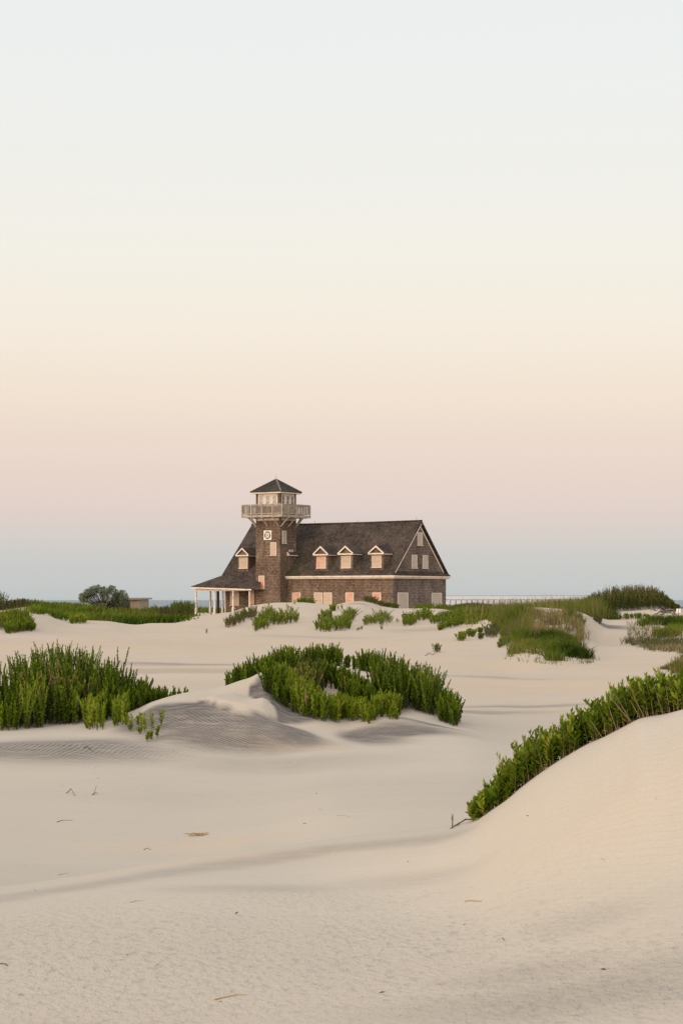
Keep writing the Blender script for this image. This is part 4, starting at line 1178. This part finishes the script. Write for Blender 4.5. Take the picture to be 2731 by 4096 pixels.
# sea-oat grass: blades, uncountable
def blades(name, label, groups, cat='grass', kind='stuff'):
    VV, QQ, CC, off = [], [], [], 0
    for P, H, wd, lean, cols in groups:
        n = len(P)
        a = rng.uniform(0, 6.28, n); ln = rng.normal(0, lean, (n, 2))
        S = np.stack([np.cos(a), np.sin(a), np.zeros(n)], 1) * wd
        V = np.empty((n, 6, 3))
        for k, (t, w) in enumerate(((0, 1.0), (0.55, 0.8), (1.0, 0.12))):
            c = P.copy(); c[:, 0] += ln[:, 0] * H * t**2; c[:, 1] += ln[:, 1] * H * t**2; c[:, 2] += H * t - 0.02 * (k == 0)
            V[:, 2 * k] = c - S * w / 2; V[:, 2 * k + 1] = c + S * w / 2
        Q = np.array([(0, 1, 3, 2), (2, 3, 5, 4)])[None] + (np.arange(n) * 6)[:, None, None]
        c = blend(cols, np.clip(rng.uniform(0, 1, n) * 0.65 + 0.18 + 1.1 * undul(P[:, 0], P[:, 1] * 0.5, 5.0, 31), 0, 1))
        VV.append(V.reshape(-1, 3)); QQ.append(Q.reshape(-1, 4) + off); CC.append(np.repeat(c, 6, 0)); off += n * 6
    return tag(grid_mesh(name, np.concatenate(VV), np.concatenate(QQ), M['grass'], cols=np.concatenate(CC)), label, cat, kind=kind)


def region(n, poly, keep=None):
    """points of the sand seen inside a region"""
    poly = np.array(poly, float); out = []
    lo, hi = poly.min(0), poly.max(0)
    while len(out) < n:
        x, y = rng.uniform(lo[0], hi[0]), rng.uniform(lo[1], hi[1])
        ins = False; j = len(poly) - 1
        for i in range(len(poly)):
            if (poly[i, 1] > y) != (poly[j, 1] > y) and x < (poly[j, 0] - poly[i, 0]) * (y - poly[i, 1]) / (poly[j, 1] - poly[i, 1]) + poly[i, 0]: ins = not ins
            j = i
        if ins and (keep is None or keep(x, y)): out.append(tuple(seen(x, y)))
    return np.array(out)


def band(n, a, c, d0, d1):
    return np.array([tuple(spot(rng.uniform(a, c), rng.uniform(d0, d1))) for _ in range(n)])


def hh(P, lo, hi): return rng.uniform(lo, hi, len(P)) / F * P[:, 1]


def to_top(P, xs, tops, lo, hi):
    px = CX + F * P[:, 0] / P[:, 1]
    return np.maximum(0.12, -(np.interp(px, xs, tops) - HZ) / F * P[:, 1] - P[:, 2]) * rng.uniform(lo, hi, len(P))


def vary(P, lam, seed):
    return np.clip(0.8 + 1.3 * undul(P[:, 0], P[:, 1], lam, seed), 0.3, 1.5)


def tuft(P, k, r):
    Q = np.repeat(P, k, 0); Q[:, :2] += rng.normal(0, r, (len(Q), 2)); return Q


def patch(lam, seed, lo):
    def k(x, y): return undul(np.array([x]), np.array([y * 1.8]), lam, seed)[0] > lo
    return k


A = region(560, [(2035, 2632), (2060, 2590), (2110, 2560), (2200, 2545), (2290, 2570), (2330, 2600), (2370, 2642), (2290, 2640), (2200, 2648), (2150, 2622), (2100, 2612)], patch(60, 5, -0.03))
Bp = region(520, [(1975, 2520), (1985, 2450), (2060, 2450), (2120, 2440), (2110, 2560), (2060, 2600), (2035, 2560)], patch(55, 6, -0.06))
Cc = region(400, [(2080, 2560), (2080, 2462), (2110, 2458), (2200, 2462), (2290, 2470), (2320, 2500), (2335, 2560), (2290, 2575), (2200, 2550)], patch(50, 7, 0.04))
Dd = region(120, [(2255, 2450), (2285, 2450), (2330, 2490), (2322, 2510), (2270, 2490)])
A3 = tuft(region(70, [(2015, 2640), (2100, 2600), (2250, 2630), (2390, 2636), (2410, 2656), (2250, 2664), (2100, 2652)]), 4, 0.10)
A2, B2, C2, D2 = tuft(A, 11, 0.10), tuft(Bp, 9, 0.12), tuft(Cc, 7, 0.14), tuft(Dd, 8, 0.1)
st = region(240, [(1985, 2500), (2000, 2445), (2120, 2436), (2270, 2440), (2330, 2500), (2340, 2600), (2380, 2650), (2250, 2560), (2100, 2560)])
blades('hummock_grass', 'olive and straw coloured dune grass covering the hummock right of the house', [
    (A2, hh(A2, 14, 42), 0.026, 0.5, [G_DARK, G_MID, G_OLIVE, G_MEAD, G_YEL]), (A3, hh(A3, 8, 22), 0.022, 0.5, [G_OLIVE, G_YEL, TAN]), (B2, hh(B2, 20, 56), 0.026, 0.42, [G_MID, G_OLIVE, G_YEL, G_MEAD, BROWN]),
    (C2, hh(C2, 14, 42), 0.024, 0.55, [BROWN, G_OLIVE, TAN, TAN, G_MID]), (D2, hh(D2, 14, 36), 0.024, 0.4, [G_DARK, G_MID, BROWN]),
    (st, hh(st, 45, 82), 0.020, 0.2, [G_YEL, TAN, G_OLIVE])])
b1 = tuft(band(800, 1800, 2010, 149, 178), 9, 0.25); b2 = tuft(region(330, [(1765, 2470), (1850, 2445), (1985, 2455), (1985, 2490), (1930, 2482), (1900, 2500), (1800, 2500)]), 9, 0.15)
blades('ridge_grass', 'dark green grass on the ridge between the house and the grassy hummock', [
    (b1, to_top(b1, [1787, 1836, 1894, 1944, 1990], [2427, 2415, 2409, 2414, 2420], 0.35, 1.05), 0.05, 0.3, [G_DARK, G_OLIVE, G_MID, BROWN]), (b2, hh(b2, 12, 30), 0.04, 0.4, [G_MID, G_MEAD, G_OLIVE])])
o1 = tuft(band(900, 1960, 2400, 112, 150), 8, 0.2); o2 = band(340, 1850, 2400, 110, 160); o3 = tuft(band(260, 2260, 2460, 118, 146), 8, 0.2)
blades('sea_oats', 'tall yellowish sea oats with thin stalks standing behind the grassy hummock', [
    (o1, to_top(o1, [1960, 2050, 2110, 2160, 2250, 2340, 2400], [2419, 2416, 2410, 2400, 2394, 2388, 2385], 0.35, 1.08), 0.032, 0.25, [G_OLIVE, G_YEL, G_MID, BROWN]), (o2, to_top(o2, [1850, 1960, 2110, 2250, 2340, 2400], [2396, 2392, 2384, 2378, 2374, 2372], 0.7, 1.08), 0.028, 0.12, [G_YEL, TAN, G_OLIVE]), (o3, hh(o3, 14, 46), 0.04, 0.3, [G_MID, G_DARK, G_OLIVE])])
r1 = tuft(region(330, [(2600, 2476), (2731, 2480), (2760, 2530), (2700, 2520), (2640, 2500), (2560, 2506), (2570, 2490)]), 8, 0.13)
r2 = tuft(region(260, [(2490, 2582), (2520, 2560), (2600, 2570), (2760, 2560), (2760, 2620), (2700, 2610), (2600, 2608), (2560, 2585)]), 8, 0.13)
r3 = tuft(region(130, [(2620, 2540), (2700, 2530), (2710, 2550), (2640, 2558)]), 8, 0.12)
r4 = region(260, [(2510, 2500), (2731, 2500), (2731, 2600), (2520, 2580)]); r4 = tuft(r4, 4, 0.1)
r5 = tuft(region(140, [(2680, 2680), (2760, 2620), (2760, 2680), (2700, 2700)]), 8, 0.1); r6 = tuft(region(60, [(2640, 2680), (2690, 2660), (2690, 2680)]), 6, 0.08)
blades('patchy_grass', 'patchy green and straw dune grass at the right edge of the far dune', [
    (r1, hh(r1, 10, 26), 0.04, 0.4, [G_DARK, G_MID, G_MEAD]), (r2, hh(r2, 10, 26), 0.03, 0.55, [BROWN, G_OLIVE, GREYG, TAN]), (r3, hh(r3, 16, 36), 0.034, 0.35, [G_MEAD, G_YEL, G_MID]),
    (r4, hh(r4, 10, 34), 0.02, 0.4, [TAN, G_OLIVE, GREYG]), (r5, hh(r5, 14, 36), 0.022, 0.4, [G_MID, G_OLIVE, TAN]), (r6, hh(r6, 8, 16), 0.02, 0.5, [BROWN, TAN])])
h1 = np.array([tuple(seen(x, y)) for x, y in [(2360 + 60 * rng.random(), 2600 + 42 * rng.random()) for _ in range(60)]])
fr_ = tuft(region(60, [(2364, 2642), (2420, 2645), (2470, 2664), (2440, 2662)]), 5, 0.07)
# meadow behind the left sand crest
m1 = tuft(band(1300, 120, 765, 126, 175), 8, 0.3); m2 = tuft(np.concatenate([band(1300, 100, 765, 175, 290), band(450, 765, 1050, 222, 300)]), 8, 0.45)
m3 = tuft(region(420, [(118, 2420), (200, 2412), (330, 2440), (420, 2478), (330, 2480), (300, 2466), (258, 2484), (215, 2474), (190, 2456), (125, 2460)]), 8, 0.16)
m4 = tuft(band(200, 105, 200, 122, 130), 8, 0.2); m5 = tuft(band(300, 560, 760, 150, 190), 6, 0.3); m6 = tuft(band(330, 450, 730, 126, 152), 8, 0.25)
blades('meadow_plants', 'low bright green ground cover filling the hollow between the left dunes and the sea', [
    (m1, hh(m1, 8, 28) * vary(m1, 7, 21), 0.08, 0.45, [G_DARK, G_MID, G_MEAD, G_OLIVE, G_MEAD]), (m2, hh(m2, 8, 22) * vary(m2, 9, 22), 0.13, 0.45, [G_MID, G_OLIVE, G_MEAD, G_DARK]),
    (m3, hh(m3, 8, 24), 0.07, 0.45, [G_DARK, G_MID, G_MEAD]), (m4, hh(m4, 16, 40), 0.08, 0.4, [G_MID, G_MEAD, GREYG]), (m5, hh(m5, 10, 26), 0.09, 0.4, [G_YEL, G_OLIVE, G_MEAD]),
    (m6, hh(m6, 16, 36), 0.09, 0.4, [G_DARK, G_MID, G_DARK])], cat='ground cover')
shrub('dark rounded bush at the edge of the meadow left of the porch', [('D', 690, 772, 168, 178, 300, 52, 78)], [G_DARK, G_MID, (0.045, 0.05, 0.015)], nl=18, leaf=(0.16, 0.06), stem_r=0.012, name='rounded_bush', cat='bush')
shrub('lower brown and green bush between the rounded bush and the shed', [('D', 630, 700, 176, 186, 170, 30, 52)], [BROWN, G_OLIVE, G_DARK], nl=16, leaf=(0.16, 0.06), stem_r=0.012, name='low_bush', cat='bush')

# the big grey-green bush by the shed
BD = 236.0
foot = spot(415, BD)
tree = tag(empty('spreading_bush', foot), 'big spreading grey green bush leaning over the small shed', 'bush')
clus = []
for px, py, rx, ry in [(345, 2388, 22, 14), (375, 2366, 20, 16), (405, 2362, 18, 16), (435, 2368, 20, 15), (465, 2382, 22, 15), (492, 2372, 13, 12), (485, 2400, 26, 12), (440, 2398, 30, 15), (395, 2392, 32, 17), (355, 2405, 20, 13),
                       (420, 2415, 34, 14), (470, 2418, 28, 14), (380, 2416, 30, 13), (500, 2412, 16, 12), (325, 2382, 10, 7), (333, 2396, 14, 8), (362, 2378, 24, 14), (420, 2380, 34, 16), (460, 2400, 34, 16), (400, 2424, 40, 12), (450, 2428, 36, 12), (505, 2382, 8, 9)]:
    x, y = at(px, BD + rng.uniform(-1.0, 1.0)); clus.append((x, y, -(py - HZ) / F * BD, 0.8 * rx / F * BD, 0.72 * ry / F * BD))
for _ in range(46):
    a = rng.uniform(0.05, PI - 0.05); px = 412 + 90 * math.cos(a) * rng.uniform(0.75, 1.08); py = 2408 - 53 * math.sin(a)**0.8 * rng.uniform(0.35, 1.12)
    x, y = at(px, BD + rng.uniform(-1.2, 1.2)); clus.append((x, y, -(py - HZ) / F * BD, 0.26, 0.34))
PP, DD, CCo = [], [], []
for ci, (x, y, z, rx, rz) in enumerate(clus):
    n = 190 if rx > 0.2 else 60
    v = rng.normal(0, 1, (n, 3)); v /= np.linalg.norm(v, axis=1, keepdims=True); v *= rng.uniform(0.35, 1.06, (n, 1))**0.6
    PP.append(np.array([x, y, z]) + v * (rx, 0.9 * rx + 0.3, rz)); d = v + rng.normal(0, 0.5, (n, 3)) + (0, 0, 0.5); DD.append(d / np.linalg.norm(d, axis=1, keepdims=True))
    CCo.append(blend([(0.065, 0.080, 0.048), (0.17, 0.20, 0.13), (0.31, 0.34, 0.25)], rng.uniform(0, 0.7, n) + 0.3 * rng.random()))
P, D, C = np.concatenate(PP), np.concatenate(DD), np.concatenate(CCo)
L = rng.uniform(0.14, 0.24, len(P))
V, Q, C = leaves_mesh(P - np.array(foot), D, L, L * 0.36, C)
grid_mesh('foliage', V, Q, M['leaf'], tree, cols=C)
for ci, (x, y, z, rx, rz) in enumerate(clus):
    b = MB(); t = Vector((x, y, z)) - foot
    b.tube([Vector((rng.uniform(-0.4, 0.4), rng.uniform(-0.3, 0.3), -0.1)), t * 0.45 + Vector((0, 0, 0.12)), t], [0.07, 0.045, 0.015], 5)
    b.build('limb', M['bark'], tree)

# small flat-roofed shed behind the bush
sx, sy = at(517, 240.0)
shed = tag(empty('flat_roofed_shed', (sx, sy, -2.1), -0.35), 'small tan flat roofed shed half hidden by the spreading bush', 'shed')
b = MB(); b.box(-2.2, 0, 0, 2.6, 0, 2.12); b.box(0, 0.001, 0, 0, 0, 0)
b = MB(); b.box(-2.6, 1.34, 0.0, 2.6, -0.2, 2.16); b.build('wall', M['render'], shed)
b = MB(); b.box(-2.75, 1.66, -0.28, 2.9, 2.16, 2.36); b.build('flat_roof', M['shed_roof'], shed)
b = MB(); b.box(-2.76, 1.67, -0.30, -0.282, 2.14, 2.28); b.build('fascia', M['render'], shed)
b = MB(); b.box(-2.3, 0.06, -0.06, -0.003, 0.2, 2.0); b.build('shade_panel', M['dark_wood'], shed)  # dark sheet painting the shade on the left of the shed wall

# far low bridge
BY = 1400.0
bz = -(2386.5 - HZ) / F * BY
bx0, bx1 = at(1560, BY)[0], at(2560, BY)[0]
br_ = tag(empty('long_bridge', ((bx0 + bx1) / 2, BY, SEA_Z)), 'long pale low bridge crossing the water on the horizon right of the house', 'bridge')
hw = (bx1 - bx0) / 2
b = MB(); b.box(-hw, hw, -3, 3, bz - SEA_Z - 0.7, bz - SEA_Z - 0.1); b.build('deck', M['bridge'], br_)
b = MB(); b.box(-hw, hw, -3.3, -3.02, bz - SEA_Z - 1.9, bz - SEA_Z + 0.05); b.build('parapet', M['bridge'], br_)
b = MB(); b.beam((-hw, -3.2, bz - SEA_Z + 0.55), (hw, -3.2, bz - SEA_Z + 0.55), 0.1, 0.14); b.build('handrail', M['dark_wood'], br_)
npier = 46
pier0 = None
for k in range(npier):
    x = -hw + 2 + (2 * hw - 4) * k / (npier - 1)
    if pier0 is None:
        b = MB(); b.box(-1.35, 1.35, -2.6, 2.6, -1.5, bz - SEA_Z - 0.7); pier0 = b.build('pier', M['bridge'], br_); p = pier0
    else:
        p = pier0.copy(); COL.objects.link(p); p.parent = br_
    p.location = (x, 0, 0)

# notice boards at the right edge
p = spot(2713, 121.5)
sg = tag(empty('beach_notice', p), 'pair of small white notice boards on a thin post at the right edge', 'sign')
b = MB(); b.box(-0.02, 0.02, -0.02, 0.02, -0.3, 0.66); b.build('post', M['metal'], sg)
for x0, x1 in ((-0.14, -0.015), (0.015, 0.13)):
    b = MB(); b.box(x0, x1, -0.045, -0.022, 0.37, 0.62); b.build('notice_board', M['cream'], sg)

# driftwood, twigs and litter
def stick(label, pts, r, mat='twig', lift=0.4, name='twig', cat='twig', bend=0.0, raised=None):
    lift = 0.0; r *= 0.72; P = []
    for i, (x, y) in enumerate(pts):
        v = seen(x, y) + Vector((0, 0, r * lift))
        if raised: v.z += raised[i]
        P.append(v)
    b = MB(); n = len(P)
    b.tube(P, [r * (1 - 0.45 * i / (n - 1)) for i in range(n)], 6)
    return tag(b.build(name, M[mat], smooth=True), label, cat)


stick('straight brown reed stick lying on the near sand at the bottom of the photo', [(858, 4004), (900, 4000), (950, 3992), (990, 3987)], 0.009, 'straw', name='stick', cat='stick')
stick('bent dark twig arching out of the sand at the left, below the thicket', [(265, 3178), (285, 3172), (300, 3188)], 0.006, raised=[0, 0.035, 0.0])
stick('small forked twig on the sand right of the arching twig', [(368, 3185), (380, 3181), (392, 3184)], 0.006, raised=[0, 0.012, 0.02])
stick('upright thin twig stuck in the sand right of the arching twig', [(376, 3184), (380, 3183), (386, 3182)], 0.004, raised=[0, 0.05, 0.10])
stick('low dark twig lying on the left sand flat', [(228, 3292), (250, 3287), (290, 3290)], 0.008)
stick('curved twig on the rippled sand below the left thicket', [(332, 2999), (350, 3000), (368, 3006)], 0.009, raised=[0, 0.02, 0])
stick('short brown twig on the middle of the sand flat', [(575, 3405), (590, 3401), (604, 3405)], 0.006)
stick('thin reed lying on the far sand near the pale band at left', [(232, 3503), (255, 3500), (273, 3497)], 0.005, 'straw')
stick('pale reed lying on the near sand at left centre', [(520, 3613), (550, 3610), (575, 3607)], 0.005, 'straw')
stick('short twig on the sand right of the dry weed heap', [(1212, 3300), (1226, 3299)], 0.008)
stick('pair of leaning twigs on the sand below the middle dune', [(1345, 3272), (1370, 3268), (1400, 3270)], 0.006, 'straw')
stick('reddish twig on the sand below the middle dune', [(1150, 3056), (1166, 3057)], 0.009, 'straw')
stick('thin twig at the left edge of the near sand', [(0, 3862), (20, 3864), (32, 3869)], 0.007)
stick('straw coloured weed scrap on the near sand right of centre', [(1858, 3610), (1880, 3606), (1925, 3611)], 0.010, 'straw')
stick('dark driftwood branch lying on the slope below the gable end', [(1608, 2462), (1618, 2464), (1630, 2463)], 0.08, 'dark_wood', name='driftwood', cat='driftwood', raised=[0.02, 0.10, 0.05])
stick('brown root trailing left from the lone sprig on the sand flat', [(1700, 2624), (1715, 2620), (1730, 2622), (1744, 2610)], 0.016, raised=[0.0, 0.06, 0.02, 0.02], name='root', cat='root')
p = seen(788, 3346)
b = MB()
for _ in range(26):
    a = rng.uniform(0, 6.28); o = Vector((rng.normal(0, 0.035), rng.normal(0, 0.03), 0)); L = rng.uniform(0.03, 0.08)
    v = Vector((math.cos(a), math.sin(a) * 0.6, rng.uniform(-0.1, 0.3))) * L
    b.tube([o, o + v * 0.5 + Vector((0, 0, 0.012)), o + v], [0.004, 0.004, 0.002], 4)
w = b.build('weed_heap', M['straw']); w.location = p + Vector((0, 0, 0.004))
tag(w, 'small heap of dry brown weed on the sand flat', 'weed heap')
# exposed roots in the cut bank under the dark hummock
roots = []
for _ in range(30):
    px, py = rng.uniform(2615, 2715), rng.uniform(2438, 2462)
    roots.append((seen(px, py), rng.uniform(-0.9, 0.9)))
foot = roots[0][0]
b = MB()
for p, a in roots:
    L = rng.uniform(0.3, 0.9); v = Vector((math.cos(a) * (1 if rng.random() < 0.5 else -1), -0.15, math.sin(a) * 0.5)) * L
    b.tube([p - foot, p - foot + v * 0.5 + Vector((0, -0.08, 0.12)), p - foot + v + Vector((0, 0, rng.uniform(-0.05, 0.15)))], [0.032, 0.03, 0.014], 5)
w = b.build('exposed_roots', M['dark_wood'], smooth=True); w.location = foot
tag(w, 'tangle of dark exposed roots in the sandy bank under the dark hummock', 'roots')
# scattered flecks of leaf and straw on the sand
P = []
for _ in range(90):
    x = rng.uniform(0, 2731); y = 2990 + 1080 * rng.random()**1.5
    if y > np.interp(x, cr_px, [3560] * 1 + list(np.interp(cr_px[1:], [350, 2731], [3505, 2837]))) and rng.random() < 0.6: continue
    P.append(tuple(seen(x, y)))
P = np.array(P)
a = rng.uniform(0, 6.28, len(P)); D = np.stack([np.cos(a), np.sin(a), rng.uniform(0.05, 0.4, len(P))], 1); D /= np.linalg.norm(D, axis=1, keepdims=True)
L = rng.uniform(0.012, 0.04, len(P))
V, Q, C = leaves_mesh(P + (0, 0, 0.004), D, L, L * 0.3, blend([BROWN, TAN, G_OLIVE, (0.06, 0.045, 0.03)], rng.uniform(0, 1, len(P))))
tag(grid_mesh('beach_litter', V, Q, M['grass'], cols=C), 'tiny flecks of dry leaf and straw scattered over the sand', 'litter', kind='stuff')

# ------------------------------------------------------------------ sky, sun, camera
w = bpy.data.worlds.new('World'); scene.world = w; w.use_nodes = True
nt = w.node_tree
bg = nt.nodes['Background']; wo = nt.nodes['World Output']
SUN_EL = math.radians(7.0)
SUN_AZ = math.radians(218.0)                     # clockwise from +Y: behind the camera and to its left
sd = Vector((math.sin(SUN_AZ) * math.cos(SUN_EL), math.cos(SUN_AZ) * math.cos(SUN_EL), math.sin(SUN_EL)))
sky = nd(nt, 'ShaderNodeTexSky', sky_type='NISHITA', sun_disc=False, sun_elevation=SUN_EL, sun_rotation=SUN_AZ, air_density=1.0, dust_density=1.5)
tc = nd(nt, 'ShaderNodeTexCoord').outputs['Generated']
sep = nd(nt, 'ShaderNodeSeparateXYZ'); nt.links.new(tc, sep.inputs[0])
stops = [(2400, (190, 195, 195)), (2330, (196, 199, 198)), (2230, (201, 201, 199)), (2100, (216, 204, 199)), (1950, (226, 207, 200)), (1750, (232, 214, 201)), (1550, (239, 223, 207)), (1300, (242, 232, 218)),
         (1000, (240, 236, 226)), (700, (238, 236, 230)), (350, (236, 237, 234)), (0, (234, 236, 235))]
ramp = nd(nt, 'ShaderNodeValToRGB'); cr_ = ramp.color_ramp
ZMAX = 0.32
pos = [math.sin(math.atan((HZ - y) / F)) / ZMAX for y, _ in stops]
cr_.elements[0].position = 0; cr_.elements[1].position = 1.0
for i, (y, c) in enumerate(stops):
    e = cr_.elements[0] if i == 0 else cr_.elements.new(min(pos[i], 0.999))
    e.color = (*lin(c), 1)
cr_.elements[len(cr_.elements) - 1].position = 1.0
cr_.elements[len(cr_.elements) - 1].color = (*lin((229, 233, 236)), 1)
nt.links.new(mrange(nt, sep.outputs[2], 0, ZMAX), ramp.inputs[0])
zen = mrange(nt, sep.outputs[2], 0.32, 0.9)
skyc = mix(nt, zen, ramp.outputs[0], (0.62, 0.72, 0.86))
# afterglow round the low sun, on the side behind the camera
dt = nd(nt, 'ShaderNodeVectorMath', operation='DOT_PRODUCT')
nt.links.new(tc, dt.inputs[0]); dt.inputs[1].default_value = Vector((sd.x, sd.y, 0.45)).normalized()
gk = math_n(nt, 'POWER', math_n(nt, 'MAXIMUM', dt.outputs['Value'], 0.0), 1.6)
glow = mix(nt, gk, (0, 0, 0), (1.55, 1.30, 1.05))
addn = mix(nt, 1.0, skyc, glow, 'ADD')
nt.links.new(addn, bg.inputs['Color']); bg.inputs['Strength'].default_value = 1.0
bg2 = nd(nt, 'ShaderNodeBackground'); nt.links.new(sky.outputs[0], bg2.inputs['Color']); bg2.inputs['Strength'].default_value = 0.01
ads = nd(nt, 'ShaderNodeAddShader'); nt.links.new(bg.outputs[0], ads.inputs[0]); nt.links.new(bg2.outputs[0], ads.inputs[1])
nt.links.new(ads.outputs[0], wo.inputs['Surface'])

sl = bpy.data.lights.new('sun', 'SUN'); sl.energy = 0.8; sl.angle = math.radians(14); sl.color = (1.0, 0.80, 0.60)
so = bpy.data.objects.new('sun', sl); COL.objects.link(so)
so.rotation_euler = (-sd).to_track_quat('-Z', 'Y').to_euler()
so.location = (-30, -40, 30)

cam = bpy.data.cameras.new('camera'); cam.sensor_fit = 'HORIZONTAL'; cam.sensor_width = 24.0
cam.lens = 24.0 * F / 2731
cam.shift_y = (HZ - 2048) / 2731
cam.clip_start = 0.5; cam.clip_end = 90000
co = bpy.data.objects.new('camera', cam); COL.objects.link(co)
co.location = (0, 0, 0); co.rotation_euler = (PI / 2, 0, 0)
scene.camera = co
scene.view_settings.view_transform = 'Standard'
scene.view_settings.look = 'None'
scene.view_settings.exposure = 0.0
scene.view_settings.gamma = 1.0
